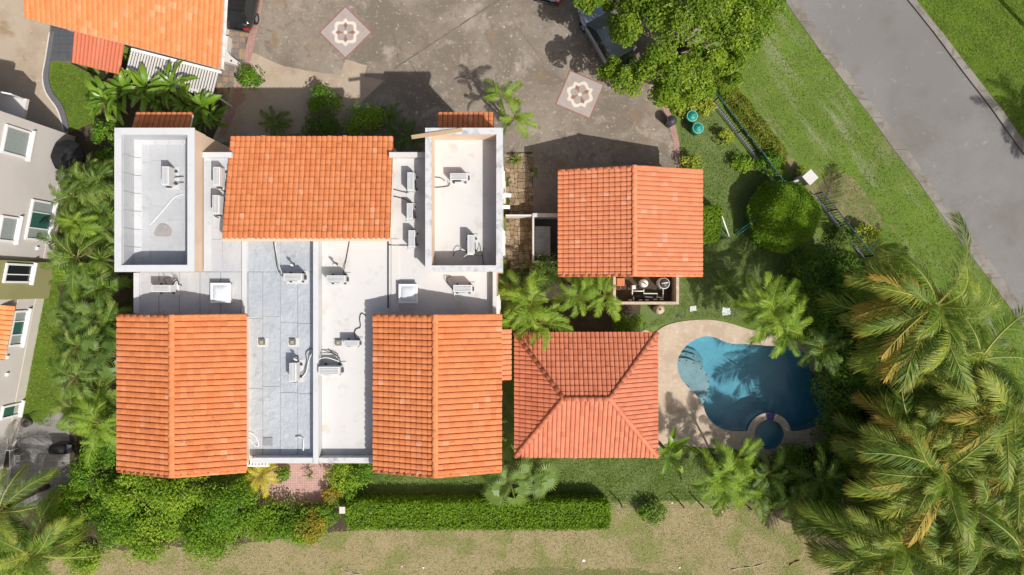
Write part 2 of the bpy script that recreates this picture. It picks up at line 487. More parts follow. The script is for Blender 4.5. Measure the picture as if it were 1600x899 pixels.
M_med_r = surf('medallion_red', (0.27, 0.13, 0.10), [(6, 0.5, 0.75, (0.33, 0.175, 0.14))], rough=0.8)
M_terra = surf('terracotta_pot', (0.48, 0.17, 0.075), [(6, 0.5, 0.7, (0.40, 0.14, 0.06))], rough=0.75)
M_gravel = surf('grey_panel', (0.30, 0.31, 0.325), [(1.2, 0.45, 0.65, (0.24, 0.245, 0.255)), (8, 0.6, 0.75, (0.16, 0.145, 0.12))], rough=0.6)
M_carblk = surf('black_car_paint', (0.014, 0.015, 0.017), rough=0.22, spec=0.6, coat=1.0)
M_carslv = surf('silver_car_paint', (0.36, 0.39, 0.42), rough=0.3, spec=0.5, metal=0.5, coat=1.0)
M_cargry = surf('grey_car_paint', (0.13, 0.135, 0.145), rough=0.3, spec=0.5, metal=0.4, coat=1.0)
M_tyre = surf('tyre_rubber', (0.018, 0.018, 0.018), rough=0.85)
M_rim = surf('alloy_rim', (0.45, 0.46, 0.47), rough=0.3, metal=0.8)
M_lamp = surf('headlight_lens', (0.62, 0.64, 0.66), rough=0.08, spec=0.8)
M_tail = surf('red_lens', (0.35, 0.01, 0.01), rough=0.1, spec=0.7)
M_wood = surf('weathered_wood', (0.43, 0.31, 0.19), [(5, 0.5, 0.7, (0.33, 0.235, 0.145))], rough=0.8)

T_villa = tile_mat('terracotta_tile', [(0.0, (0.56, 0.175, 0.060)), (0.35, (0.61, 0.205, 0.075)), (0.7, (0.645, 0.23, 0.09)), (0.96, (0.58, 0.188, 0.066)), (1.0, (0.66, 0.31, 0.17))],
                   (0.50, 0.155, 0.055), 0.52, 0.75, [(2.2, 0.60, 0.72, (0.39, 0.125, 0.052)), (9, 0.67, 0.75, (0.25, 0.10, 0.05)), (0.6, 0.6, 0.72, (0.65, 0.25, 0.11))])
T_gar = tile_mat('pale_terracotta_tile', [(0.0, (0.57, 0.19, 0.086)), (0.5, (0.62, 0.23, 0.112)), (0.96, (0.59, 0.205, 0.096)), (1.0, (0.66, 0.33, 0.21))],
                 (0.52, 0.165, 0.08), 0.52, 0.75, [(2.2, 0.65, 0.73, (0.40, 0.14, 0.075)), (9, 0.68, 0.75, (0.28, 0.12, 0.07))])
T_pav = tile_mat('pink_terracotta_tile', [(0.0, (0.53, 0.17, 0.088)), (0.4, (0.60, 0.21, 0.115)), (0.8, (0.56, 0.185, 0.10)), (1.0, (0.50, 0.145, 0.07))],
                 (0.46, 0.155, 0.095), 0.5, 0.75, [(2.6, 0.665, 0.73, (0.11, 0.055, 0.04)), (8, 0.68, 0.74, (0.2, 0.08, 0.05))])
T_nw = tile_mat('orange_tile', [(0.0, (0.62, 0.22, 0.075)), (0.5, (0.70, 0.275, 0.105)), (0.9, (0.65, 0.24, 0.088)), (1.0, (0.70, 0.35, 0.18))],
                (0.56, 0.20, 0.075), 0.55, 0.8)

L_bright = leaf_mat('bright_leaf', [(0.0, (0.046, 0.116, 0.012)), (0.4, (0.116, 0.248, 0.019)), (0.75, (0.202, 0.364, 0.028)), (1.0, (0.326, 0.465, 0.046))])
L_tree = leaf_mat('tree_leaf', [(0.0, (0.075, 0.14, 0.012)), (0.4, (0.16, 0.26, 0.018)), (0.75, (0.27, 0.38, 0.028)), (1.0, (0.42, 0.50, 0.06))])
L_lime = leaf_mat('lime_leaf', [(0.0, (0.124, 0.232, 0.019)), (0.5, (0.248, 0.403, 0.028)), (1.0, (0.449, 0.558, 0.062))])
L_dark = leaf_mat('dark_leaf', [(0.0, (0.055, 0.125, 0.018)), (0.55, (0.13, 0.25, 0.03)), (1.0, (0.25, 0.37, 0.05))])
L_yel = leaf_mat('yellow_leaf', [(0.0, (0.202, 0.264, 0.031)), (0.5, (0.419, 0.465, 0.054)), (1.0, (0.600, 0.600, 0.109))])
L_crot = leaf_mat('croton_leaf', [(0.0, (0.155, 0.232, 0.023)), (0.45, (0.310, 0.310, 0.039)), (0.7, (0.600, 0.341, 0.046)), (1.0, (0.600, 0.202, 0.054))])
L_hedge = leaf_mat('hedge_leaf', [(0.0, (0.09, 0.19, 0.010)), (0.5, (0.18, 0.33, 0.018)), (0.9, (0.27, 0.42, 0.03)), (1.0, (0.40, 0.50, 0.06))])
L_cover = leaf_mat('groundcover_leaf', [(0.0, (0.093, 0.155, 0.016)), (0.5, (0.186, 0.256, 0.028)), (0.85, (0.341, 0.341, 0.046)), (1.0, (0.465, 0.341, 0.078))])
L_feath = leaf_mat('feathery_leaf', [(0.0, (0.078, 0.139, 0.031)), (0.6, (0.171, 0.256, 0.054)), (1.0, (0.279, 0.364, 0.093))])
L_coco = leaf_mat('coconut_leaflet', [(0.0, (0.035, 0.085, 0.012)), (0.35, (0.10, 0.185, 0.02)), (0.7, (0.23, 0.32, 0.035)), (1.0, (0.50, 0.47, 0.07))],
                  ((0.50, 0.38, 0.08), 0.62, 1.2), rough=0.5, trans=0.33, spec=0.3)
L_coco2 = leaf_mat('yellowed_coconut_leaflet', [(0.0, (0.24, 0.22, 0.035)), (0.5, (0.40, 0.30, 0.05)), (1.0, (0.52, 0.36, 0.07))],
                   ((0.50, 0.30, 0.07), 0.45, 1.1), rough=0.6, trans=0.3, spec=0.2)
L_areca = leaf_mat('areca_leaflet', [(0.0, (0.09, 0.19, 0.018)), (0.5, (0.20, 0.33, 0.028)), (1.0, (0.34, 0.46, 0.05))],
                   ((0.48, 0.44, 0.07), 0.75, 1.3), rough=0.5, trans=0.35, spec=0.3)
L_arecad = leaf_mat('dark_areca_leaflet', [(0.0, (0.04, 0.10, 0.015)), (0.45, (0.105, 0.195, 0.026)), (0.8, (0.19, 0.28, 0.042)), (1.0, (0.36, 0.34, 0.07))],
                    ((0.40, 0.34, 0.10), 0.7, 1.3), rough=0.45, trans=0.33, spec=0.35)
L_fan = leaf_mat('fan_palm_leaflet', [(0.0, (0.07, 0.135, 0.025)), (0.5, (0.14, 0.225, 0.04)), (1.0, (0.24, 0.33, 0.07))],
                 ((0.33, 0.40, 0.13), 0.6, 1.3), rough=0.45, trans=0.3, spec=0.4)
L_bana = leaf_mat('banana_leaf', [(0.0, (0.078, 0.178, 0.016)), (0.5, (0.155, 0.287, 0.022)), (1.0, (0.264, 0.403, 0.039))],
                  ((0.465, 0.326, 0.078), 0.72, 1.2), rough=0.35, trans=0.3, spec=0.5)
L_ytip = leaf_mat('yellow_palm_leaf', [(0.0, (0.310, 0.310, 0.031)), (0.5, (0.558, 0.449, 0.039)), (1.0, (0.600, 0.558, 0.054))], rough=0.45)


def water_mat():
    m, nt, bs = newmat('pool_water')
    nt.nodes.remove(bs)
    out = nt.nodes['Material Output']
    tr = N(nt, 'ShaderNodeBsdfTransparent'); tr.inputs['Color'].default_value = (0.88, 0.96, 0.98, 1)
    gl = N(nt, 'ShaderNodeBsdfGlossy'); gl.inputs['Roughness'].default_value = 0.03
    fr = N(nt, 'ShaderNodeFresnel'); fr.inputs['IOR'].default_value = 1.33
    vec = coords(nt)
    nz = N(nt, 'ShaderNodeTexNoise', Scale=2.2, Detail=4.0, Distortion=0.6)
    nt.links.new(vec, nz.inputs['Vector'])
    b = N(nt, 'ShaderNodeBump', Strength=0.35, Distance=0.08)
    nt.links.new(nz.outputs['Fac'], b.inputs['Height'])
    nt.links.new(b.outputs[0], gl.inputs['Normal']); nt.links.new(b.outputs[0], fr.inputs['Normal'])
    mx = N(nt, 'ShaderNodeMixShader')
    nt.links.new(fr.outputs[0], mx.inputs[0]); nt.links.new(tr.outputs[0], mx.inputs[1]); nt.links.new(gl.outputs[0], mx.inputs[2])
    nt.links.new(mx.outputs[0], out.inputs['Surface'])
    va = N(nt, 'ShaderNodeVolumeAbsorption'); va.inputs['Color'].default_value = (0.06, 0.58, 0.70, 1); va.inputs['Density'].default_value = 0.62
    nt.links.new(va.outputs[0], out.inputs['Volume'])
    return m


M_water = water_mat()


def paver_mat(name, c1, c2, mortar, sx, sy):
    m, nt, bs = newmat(name)
    vec = coords(nt)
    br = N(nt, 'ShaderNodeTexBrick', Scale=1.0)
    br.offset = 0.0
    br.inputs['Color1'].default_value = c4(c1); br.inputs['Color2'].default_value = c4(c2); br.inputs['Mortar'].default_value = c4(mortar)
    br.inputs['Mortar Size'].default_value = 0.008; br.inputs['Brick Width'].default_value = sx; br.inputs['Row Height'].default_value = sy
    nt.links.new(vec, br.inputs['Vector'])
    col = mixc(nt, noise_fac(nt, vec, 1.5, 0.5, 0.75), br.outputs['Color'], tuple(x * 0.75 for x in c1))
    nt.links.new(col, bs.inputs['Base Color']); bs.inputs['Roughness'].default_value = 0.85
    return m


M_paver = paver_mat('pink_grid_paving', (0.44, 0.27, 0.235), (0.50, 0.33, 0.29), (0.24, 0.15, 0.13), 0.14, 0.14)
M_brickb = paver_mat('pink_brick_border', (0.36, 0.20, 0.17), (0.41, 0.25, 0.215), (0.25, 0.15, 0.125), 0.22, 0.11)
M_patio = paver_mat('grey_patio_paving', (0.20, 0.19, 0.18), (0.23, 0.22, 0.21), (0.09, 0.085, 0.08), 0.5, 0.5)

# ------------------------------------------------------------------ the ground and what is laid on it
def sheet(name, pts, z, mat, smooth=0, rough=None, h=0.0, parent=None, thick=0.0, holes=(), struct=True, world=False):
    p = list(pts) if world else [q[:2] for q in PP(pts, h)]
    if smooth: p = smooth_loop(p, smooth)
    if rough: p = rough_edge(p, *rough)
    mb = MB().prism(p, (z - thick) if thick else None, z, holes)
    o = mb.build(name, mat, parent)
    if struct and parent is None: tag(o, kind='structure')
    return o


def zp(x, y): return (1040 + x / 4.281, 500 + y / 4.281)


ring_c = zp(692, 768)
RO, RI = 148 / 4.281, 100 / 4.281
pool_px = [zp(*q) for q in [(75, 300), (90, 240), (130, 180), (190, 135), (260, 110), (330, 118), (390, 145), (450, 160), (540, 162), (660, 172), (800, 180), (900, 200), (940, 250), (970, 335),
                            (1030, 400), (1062, 480), (1062, 590), (1040, 680), (970, 722), (880, 742)]]
arc = [(ring_c[0] + RO * math.cos(math.radians(a)), ring_c[1] - RO * math.sin(math.radians(a))) for a in range(10, 171, 10)]
pool_px2 = [zp(*q) for q in [(480, 742), (400, 735), (330, 700), (272, 635), (247, 565), (210, 512), (150, 450), (98, 385)]]
open_part = smooth_loop([P(*q)[:2] for q in pool_px2 + pool_px], 5, closed=False)
pool_w = open_part + [P(*q)[:2] for q in arc]
spa_w = [P(ring_c[0] + RI * math.cos(a), ring_c[1] + RI * math.sin(a))[:2] for a in [2 * math.pi * k / 40 for k in range(40)]]


def offset_loop(pts, d):
    n = len(pts); area = sum(pts[i][0] * pts[(i + 1) % n][1] - pts[(i + 1) % n][0] * pts[i][1] for i in range(n))
    sg = 1 if area > 0 else -1
    out = []
    for i in range(n):
        a, b = Vector(pts[i - 1]), Vector(pts[(i + 1) % n])
        t = (b - a).normalized()
        out.append((pts[i][0] + sg * t.y * d, pts[i][1] - sg * t.x * d))
    return out


BIG = 170.0
sheet('lawn', [(-BIG, -BIG), (BIG, -BIG), (BIG, BIG), (-BIG, BIG)], 0.0, M_lawn, holes=[pool_w, spa_w], world=True)
M_fieldg = grass_mat('rank_grass', (0.17, 0.19, 0.06), [(1.2, .45, .65, (0.24, 0.21, 0.10)), (9, .5, .75, (0.11, 0.15, 0.04))])
# yard grass round the pool and behind the house
sheet('yard_lawn', [(555, 715), (1030, 712), (1180, 700), (1190, 780), (960, 786), (560, 788)], 0.004, M_yard, rough=(0.3, 0.08))
yard_n = [P(*q)[:2] for q in [(1062, 190), (1100, 150), (1160, 235), (1230, 330), (1320, 400), (1330, 520), (1180, 505), (1110, 497), (1040, 505), (1000, 520), (1000, 470), (1060, 470), (1062, 300)]]
sheet('garden_lawn', yard_n, 0.004, M_yard, rough=(0.3, 0.06), world=True)
dry = rough_edge([P(*q)[:2] for q in [(-60, 905), (120, 868), (330, 830), (520, 822), (700, 790), (930, 786), (1140, 786), (1330, 812), (1500, 960), (1500, 1010), (-60, 1010)]], 0.25, 0.16)
sheet('dry_field', dry, 0.005, M_dry, world=True)
sheet('field_edge_grass', [(770, 894), (830, 886), (900, 889), (1000, 891), (1120, 904), (1240, 960), (760, 960)], 0.009, M_fieldg, rough=(0.12, 0.16))
sheet('planting_bed', [(70, 205), (120, 180), (180, 95), (350, 110), (345, 190), (330, 245), (330, 760), (560, 800), (555, 830), (380, 850), (150, 860), (-60, 900), (-60, 760), (40, 770), (110, 700), (60, 660), (95, 420)], 0.006, M_soil, rough=(0.4, 0.1))
sheet('planting_bed', [(1306, 520), (1330, 470), (1340, 410), (1400, 410), (1540, 640), (1640, 760), (1640, 990), (1330, 890), (1190, 790), (1180, 722), (1236, 712), (1300, 690), (1312, 610)], 0.006, M_soil, rough=(0.4, 0.15))
sheet('planting_bed', [(795, 430), (1000, 425), (1000, 520), (795, 530)], 0.006, M_soil, rough=(0.3, 0.06))
sheet('dry_verge_patch', [(1275, 300), (1300, 268), (1335, 282), (1365, 320), (1378, 350), (1350, 372), (1315, 340)], 0.005, M_worn, smooth=4, rough=(0.15, 0.07))
sheet('dry_verge_patch', [(1120, 105), (1128, 100), (1180, 180), (1250, 262), (1290, 300), (1278, 312), (1235, 275), (1170, 195)], 0.0055, M_worn, rough=(0.2, 0.1))
sheet('side_lawn', [(90, 440), (100, 520), (98, 600), (80, 670), (34, 660), (62, 462)], 0.010, M_lawn2, rough=(0.2, 0.06))
sheet('corner_lawn', [(82, 97), (145, 108), (140, 150), (150, 190), (108, 208), (95, 165), (77, 130)], 0.010, M_lawn2, smooth=0, rough=(0.15, 0.03))

# forecourt concrete, cast in bays with joints between them
yard = [(430, -260), (388, 60), (372, 120), (352, 175), (330, 250), (660, 260), (840, 262), (840, 345), (1050, 345), (1061, 258), (1055, 215), (1045, 185), (1032, 150), (1060, 100), (1130, 20), (1110, -260)]
sheet('driveway', yard, 0.012, M_conc)
# tooled joints across the driveway (narrow dark grooves filled with dirt)
M_joint = surf('joint_dirt', (0.13, 0.105, 0.08), [(9, 0.45, 0.7, (0.2, 0.165, 0.13))], rough=0.95)
for a, b, w in [((810, -20), (615, 108), 0.08), ((800, 30), (850, 100), 0.035), ((612, 35), (622, 90), 0.03), ((640, 95), (700, 200), 0.035), ((850, 110), (1000, 200), 0.03)]:
    A, B = Vector(P(*a)[:2]), Vector(P(*b)[:2]); t = (B - A).normalized(); n = Vector((-t.y, t.x)) * w / 2
    sheet('driveway_joint', rough_edge([A + n, B + n, B - n, A - n], 0.2, 0.02), 0.016, M_joint, world=True)
sheet('walkway', [(372, 78), (400, 84), (440, 103), (490, 113), (532, 118), (540, 93), (574, 103), (569, 120), (600, 126), (565, 160), (535, 200), (330, 225), (350, 175), (362, 130)], 0.020, M_path, rough=(0.25, 0.02))
sheet('driveway_apron', [(832, 278), (880, 278), (880, 338), (832, 338)], 0.020, surf('swept_concrete', (0.24, 0.20, 0.17), [(1.5, 0.45, 0.7, (0.19, 0.16, 0.135))], rough=0.9))
sheet('brick_border', [(452, -250), (460, -250), (400, 60), (386, 120), (366, 180), (352, 215), (340, 215), (356, 175), (374, 118), (388, 60)], 0.024, M_brickb)
sheet('brick_border', smooth_loop([P(*q)[:2] for q in [(1026, 146), (1040, 180), (1048, 205), (1053, 235), (1055, 262)]], 4, False) + smooth_loop([P(*q)[:2] for q in [(1064, 262), (1062, 232), (1057, 203), (1048, 178), (1035, 146)]], 4, False), 0.022, M_brickb, world=True)
sheet('neighbour_driveway', [(-160, -200), (100, -200), (92, 30), (80, 70), (75, 95), (68, 120), (72, 145), (92, 170), (106, 195), (108, 230), (-160, 230)], 0.012, M_path)
kerb_o = smooth_loop([P(*q)[:2] for q in [(80, 50), (73, 95), (69, 120), (74, 145), (92, 172), (102, 205)]], 6, False)
kerb_i = smooth_loop([P(*q)[:2] for q in [(87, 50), (80, 95), (77, 120), (83, 143), (100, 168), (110, 205)]], 6, False)
tag(MB().prism(kerb_o + kerb_i[::-1], 0.0, 0.10).build('grey_kerb', M_kgrey), kind='structure')
kerb_w = [(p[0] - 0.10, p[1] - 0.03) for p in kerb_o]
tag(MB().prism(kerb_w + [(p[0] - 0.004, p[1]) for p in kerb_o[::-1]], 0.0, 0.07).build('white_kerb', M_kwhite), kind='structure')
sheet('grey_patio', [(-80, 655), (34, 650), (62, 662), (85, 640), (108, 650), (110, 760), (60, 790), (-80, 800)], 0.012, M_patio)
sheet('pink_patio', [(395, 700), (522, 700), (520, 790), (395, 790)], 0.012, M_paver)

# road, gutter and kerbs
gl_o = [(1144, -120), (1225, 0), (1275, 72), (1320, 130), (1355, 175), (1389, 225), (1440, 291), (1482, 352), (1557, 453), (1600, 512), (1720, 690)]
gl_i = [(1164, -120), (1245, 0), (1289, 64), (1332, 122), (1375, 178), (1412, 225), (1461, 297), (1515, 367), (1579, 453), (1622, 512), (1742, 690)]
rt_i = [(1322, -120), (1417, 0), (1455, 47), (1507, 117), (1552, 175), (1587, 225), (1650, 310), (1760, 460)]
rt_o = [(1334, -120), (1428, 0), (1464, 44), (1517, 113), (1562, 170), (1598, 221), (1661, 306), (1771, 456)]
road_w = [P(*q)[:2] for q in gl_i] + [P(*q)[:2] for q in rt_i[::-1]]
sheet('road', road_w, 0.010, M_asph, world=True)
far = [P(*q)[:2] for q in rt_o] + [P(*q)[:2] for q in [(1900, 400), (1900, -160), (1334, -160)]]
sheet('far_verge_lawn', far, 0.05, M_lawn2, world=True, thick=0.05)


def polyline_pieces(a, b, seg, gap):
    """split the strip between two polylines (photo px) into slabs of length seg"""
    A = [Vector(P(*q)[:2]) for q in a]; B = [Vector(P(*q)[:2]) for q in b]
    def at(L, t):
        ls = [(L[i + 1] - L[i]).length for i in range(len(L) - 1)]; tot = sum(ls); d = t * tot
        for i, l in enumerate(ls):
            if d <= l or i == len(ls) - 1: return L[i].lerp(L[i + 1], d / l)
            d -= l
    tot = sum((A[i + 1] - A[i]).length for i in range(len(A) - 1))
    n = int(tot / seg); g = gap / tot / 2
    return [[at(A, k / n + g), at(B, k / n + g), at(B, (k + 1) / n - g), at(A, (k + 1) / n - g)] for k in range(n)]


gut = sheet('road_gutter', [P(*q)[:2] for q in gl_o] + [P(*q)[:2] for q in gl_i[::-1]], 0.004, M_joint, world=True)
for q in polyline_pieces(gl_o, gl_i, 2.25, 0.025):
    MB().prism(q, -0.05, 0.035 + R.uniform(-.004, .004)).build('gutter_slab', M_gutter, gut)
mid = [((a[0] + 5), (a[1] - 3)) for a in gl_o]
kl = sheet('road_kerb', [P(*q)[:2] for q in rt_i] + [P(*q)[:2] for q in rt_o[::-1]], 0.012, M_joint, world=True)
for q in polyline_pieces(rt_i, rt_o, 2.6, 0.02):
    MB().prism(q, -0.05, 0.12 + R.uniform(-.004, .004)).build('kerb_stone', M_gutter, kl, bevel=0.02)

# the pool
deck_px = [(1000, 530), (1022, 520), (1040, 509), (1062, 503), (1088, 500), (1112, 500), (1140, 505), (1165, 513), (1200, 522), (1250, 535), (1285, 570), (1300, 610), (1302, 650), (1290, 685), (1262, 700),
           (1232, 706), (1215, 720), (1180, 716), (1150, 702), (1110, 700), (1080, 697), (1050, 690), (1010, 690)]
deck_w = smooth_loop([P(*q)[:2] for q in deck_px], 4)
tag(MB().prism(deck_w, -0.02, 0.05, [pool_w, spa_w]).build('pool_deck', M_deck), kind='structure')
pl = thing('swimming_pool', 'kidney shaped blue swimming pool with a round spa at its lower edge', 'pool', P(1165, 600, 0))


def basin(pts, z0, z1, name, mat):
    n = len(pts); area = sum(pts[i][0] * pts[(i + 1) % n][1] - pts[(i + 1) % n][0] * pts[i][1] for i in range(n))
    mb = MB().prism(pts, None, z0)
    mb.raw([(p[0], p[1], z) for z in (z0, z1) for p in pts], [(i, (i + 1) % n, n + (i + 1) % n, n + i) for i in range(n)])
    return mb.build(name, mat, pl)


basin(offset_loop(pool_w, 0.004), -1.25, 0.03, 'basin', M_plaster)
basin(offset_loop(spa_w, 0.004), -0.95, 0.03, 'spa_basin', M_plaster)
MB().prism(offset_loop(pool_w, 0.06), -1.30, -0.09, bottom=True).build('water', M_water, pl)
MB().prism(offset_loop(spa_w, 0.06), -1.0, -0.05, bottom=True).build('spa_water', M_water, pl)
band = offset_loop(pool_w, -0.004)
nb = len(band)
MB().raw([(p[0], p[1], z) for z in (-0.24, 0.02) for p in band], [(i, (i + 1) % nb, nb + (i + 1) % nb, nb + i) for i in range(nb)]).build('waterline_band', surf('waterline_tile', (0.10, 0.17, 0.21), [(14, 0.45, 0.65, (0.16, 0.24, 0.28))], rough=.3), pl)
shelf = smooth_loop([P(*zp(*q))[:2] for q in [(60, 292), (100, 262), (160, 266), (215, 288), (270, 338), (303, 400), (300, 470), (280, 530), (248, 575), (190, 530), (120, 455), (70, 390)]], 4)
sh = MB().prism(shelf, -1.24, -0.36).build('shelf', M_shelf_shade, pl)
st1 = [P(*zp(*q))[:2] for q in [(60, 275), (85, 224), (160, 226), (225, 248), (262, 292), (274, 345), (215, 292), (160, 270), (100, 268)]]
st2 = [P(*zp(*q))[:2] for q in [(80, 226), (105, 196), (180, 198), (245, 222), (278, 272), (276, 330), (262, 296), (225, 252), (160, 230), (90, 228)]]
MB().prism(st1, -1.24, -0.62).build('step', M_shelf_shade, pl)
MB().prism(st2, -1.24, -0.90).build('step', M_shelf_shade, pl)
for q in [(104, 276), (150, 276), (200, 294), (248, 330), (284, 372), (298, 420), (294, 470), (282, 510), (268, 540)]:
    x, y = P(*zp(*q))[:2]; MB().box(x - .035, x + .035, y - .035, y + .035, -0.362, -0.345).build('marker_tile', M_mark, sh)
for q in [(110, 234), (155, 236), (205, 252), (245, 285), (262, 320)]:
    x, y = P(*zp(*q))[:2]; MB().box(x - .035, x + .035, y - .035, y + .035, -0.622, -0.605).build('marker_tile', M_mark, sh)
# blue tiled spillway between spa and pool
a0, a1 = math.radians(74), math.radians(100)
sp = [(ring_c[0] + r * math.cos(a), ring_c[1] - r * math.sin(a)) for r, a in ((RI - .4, a0), (RO + .4, a0), (RO + .6, (a0 + a1) / 2), (RO + .4, a1), (RI - .4, a1), (RI - .4, (a0 + a1) / 2))]
MB().prism([P(*q)[:2] for q in sp], -0.3, 0.056).build('spillway', M_ptile, pl)

# flagstones and slates: every stone is a piece
M_flag = None
def flag_mat(name, stops):
    m, nt, bs = newmat(name)
    vec = coords(nt)
    col = ramp(nt, rnd_value(nt), stops)
    col = mixc(nt, noise_fac(nt, vec, 5, 0.45, 0.75), col, tuple(x * 0.7 for x in stops[0][1]))
    nt.links.new(col, bs.inputs['Base Color']); bs.inputs['Roughness'].default_value = 0.85
    bump(nt, bs, vec, [(20, 1)], 0.3, 0.02)
    return m
M_flag = flag_mat('flagstone', [(0, (0.17, 0.12, 0.07)), (0.35, (0.27, 0.185, 0.10)), (0.7, (0.36, 0.275, 0.18)), (1, (0.20, 0.145, 0.095))])
M_slates = flag_mat('multicolour_slate', [(0, (0.20, 0.17, 0.14)), (0.3, (0.15, 0.15, 0.155)), (0.55, (0.36, 0.24, 0.12)), (0.8, (0.24, 0.19, 0.16)), (1, (0.30, 0.21, 0.13))])


def stones(base, name, mat, poly_px, cell, z, jit, gap):
    poly = [Vector(P(*q)[:2]) for q in poly_px]
    def inside(x, y):
        c = False; n = len(poly)
        for i in range(n):
            a, b = poly[i], poly[(i + 1) % n]
            if (a.y > y) != (b.y > y) and x < (b.x - a.x) * (y - a.y) / (b.y - a.y) + a.x: c = not c
        return c
    x0, x1 = min(p.x for p in poly), max(p.x for p in poly); y0, y1 = min(p.y for p in poly), max(p.y for p in poly)
    nx, ny = int((x1 - x0) / cell) + 2, int((y1 - y0) / cell) + 2
    g = {(i, j): Vector((x0 + (i - .5 + R.uniform(-jit, jit)) * cell, y0 + (j - .5 + R.uniform(-jit, jit)) * cell)) for i in range(nx + 1) for j in range(ny + 1)}
    for i in range(nx):
        for j in range(ny):
            c = [g[i, j], g[i + 1, j], g[i + 1, j + 1], g[i, j + 1]]
            m = sum(c, Vector((0, 0))) / 4
            if not inside(m.x, m.y): continue
            c = [m + (p - m) * (1 - gap / cell) for p in c]
            if jit > .1:      # knock the corners off
                c2 = []
                for k in range(4):
                    a, b, d = c[k - 1], c[k], c[(k + 1) % 4]
                    c2 += [b.lerp(a, R.uniform(.02, .16)), b.lerp(d, R.uniform(.02, .16))]
                c = c2
            MB().prism(c, 0.0, z + R.uniform(-.006, .006)).build(name, mat, base)


fb = sheet('flagstone_path', [(792, 238), (832, 238), (834, 425), (792, 425)], 0.024, M_soil)
stones(fb, 'flagstone', M_flag, [(792, 238), (831, 238), (831, 425), (792, 425)], 0.29, 0.04, 0.38, 0.025)
sb = sheet('slate_patio', [(372, -40), (415, -40), (390, 62), (384, 100), (360, 120), (340, 160), (330, 150), (345, 100), (360, 60)], 0.018, M_joint)
stones(sb, 'slate', M_slates, [(360, -10), (408, -10), (388, 62), (376, 112), (350, 160), (335, 150), (350, 100), (360, 60)], 0.34, 0.035, 0.05, 0.02)
db = sheet('slate_terrace', [(80, 20), (125, 35), (118, 101), (75, 93)], 0.018, M_joint)
stones(db, 'slate', M_slate, [(84, 20), (125, 35), (118, 102), (74, 94)], 0.5, 0.04, 0.02, 0.012)


# tile medallions let into the driveway
def medallion(label, cx, cy, half, ang):
    x, y, _ = P(cx, cy)
    t = thing('paving_medallion', label, 'paving', (x, y, 0.016), 'medallions set into the driveway')
    M = Matrix.Translation((x, y, 0)) @ Matrix.Rotation(ang, 4, 'Z')
    h = half / 26.0
    sq = [(h, 0), (0, h), (-h, 0), (0, -h)]
    MB().prism(sq, 0.012, 0.022, M=M).build('panel', M_med_bg, t)
    for k in range(4):
        a, b = Vector(sq[k]), Vector(sq[(k + 1) % 4]); o = 1.075
        MB().prism([a, b, b * o, a * o], 0.012, 0.026, M=M).build('border', M_med_r, t)
    def quatre(r, bump_):
        out = []
        for k in range(96):
            th = 2 * math.pi * k / 96
            rr = r / (abs(math.cos(th)) ** 6 + abs(math.sin(th)) ** 6) ** (1 / 6)
            d = abs(((th + math.pi / 4) % (math.pi / 2)) - math.pi / 4)          # angle from the nearest axis
            rr += r * bump_ * (max(0, 1 - d / .26) - .10 * max(0, 1 - abs(d - .34) / .10))
            out.append((rr * math.cos(th), rr * math.sin(th)))
        return out
    MB().prism(quatre(h * .44, .28), 0.012, 0.026, [quatre(h * .325, .24)], M=M).build('quatrefoil_band', M_med_w, t)
    MB().prism(quatre(h * .315, .22), 0.012, 0.0255, M=M).build('inner_panel', surf('medallion_inner', (0.36, 0.31, 0.28), [(9, .45, .7, (0.31, 0.26, 0.235))], rough=.8), t)
    pet = [(0.07, 0.0), (0.22, 0.045), (0.28, 0.09), (0.385, 0.0), (0.28, -0.09), (0.22, -0.045)]
    for k in range(4):
        Mk = M @ Matrix.Rotation(k * math.pi / 2, 4, 'Z')
        MB().prism([(a * h, b * h) for a, b in pet], 0.012, 0.030, M=Mk).build('petal', M_med_r, t)
    MB().prism([(0.075 * h * math.cos(a), 0.075 * h * math.sin(a)) for a in [math.pi * k / 8 for k in range(16)]], 0.012, 0.034, M=M).build('centre', M_med_w, t)


medallion('red and cream tile medallion set as a diamond, nearer the black car', 540, 51, 39, 0)
medallion('red and cream tile medallion, its corner under the big tree', 906, 148, 39, math.radians(22))

# ------------------------------------------------------------------ clay tile roofs
TW = [(0.0, .036), (.03, -.018), (.10, -.026), (.17, -.018), (.205, .035), (.31, .046), (.45, .052), (.59, .054), (.73, .052), (.87, .046), (1.0, .036)]
_tile_cache = {}


def tile_geo(w, e):
    """one clay S tile: x across, y up the slope, z out of it; the lower end rides on the tile below"""
    k = w / 0.27
    L = e + 0.05
    v = []
    for y, dz in ((0.0, 0.054), (L, 0.002)):
        v += [(u * w * 1.0, y, z * k + dz) for u, z in TW]
    n = len(TW)
    v += [(u * w, 0.0, z * k + 0.054 - 0.050) for u, z in TW]
    f = [(i, i + 1, n + i + 1, n + i) for i in range(n - 1)] + [(2 * n + i, 2 * n + i + 1, i + 1, i) for i in range(n - 1)]
    return np.array(v), np.array(f)


def cap_mesh(r, L):
    v = []
    n = 8
    for y, rr, dz in ((0.0, r, 0.02), (L + 0.04, r * 0.86, 0.0)):
        v += [(rr * math.cos(math.pi * k / n), y, rr * 0.62 * math.sin(math.pi * k / n) + dz) for k in range(n + 1)]
    m = n + 1
    v += [(x * 0.85, y, z * 0.8) for x, y, z in v[:m]]
    f = [(i, m + i, m + i + 1, i + 1) for i in range(n)] + [(i + 1, 2 * m + i + 1, 2 * m + i, i) for i in range(n)]
    me = bpy.data.meshes.new('ridge_cap'); me.from_pydata(v, [], f)
    me.polygons.foreach_set('use_smooth', [i < n for i in range(len(f))])
    return me


TILES = {}         # thing name -> list of (distance, roof part, matrix, tile key)
JOINED = {}        # roof part name -> list of (verts, matrix)


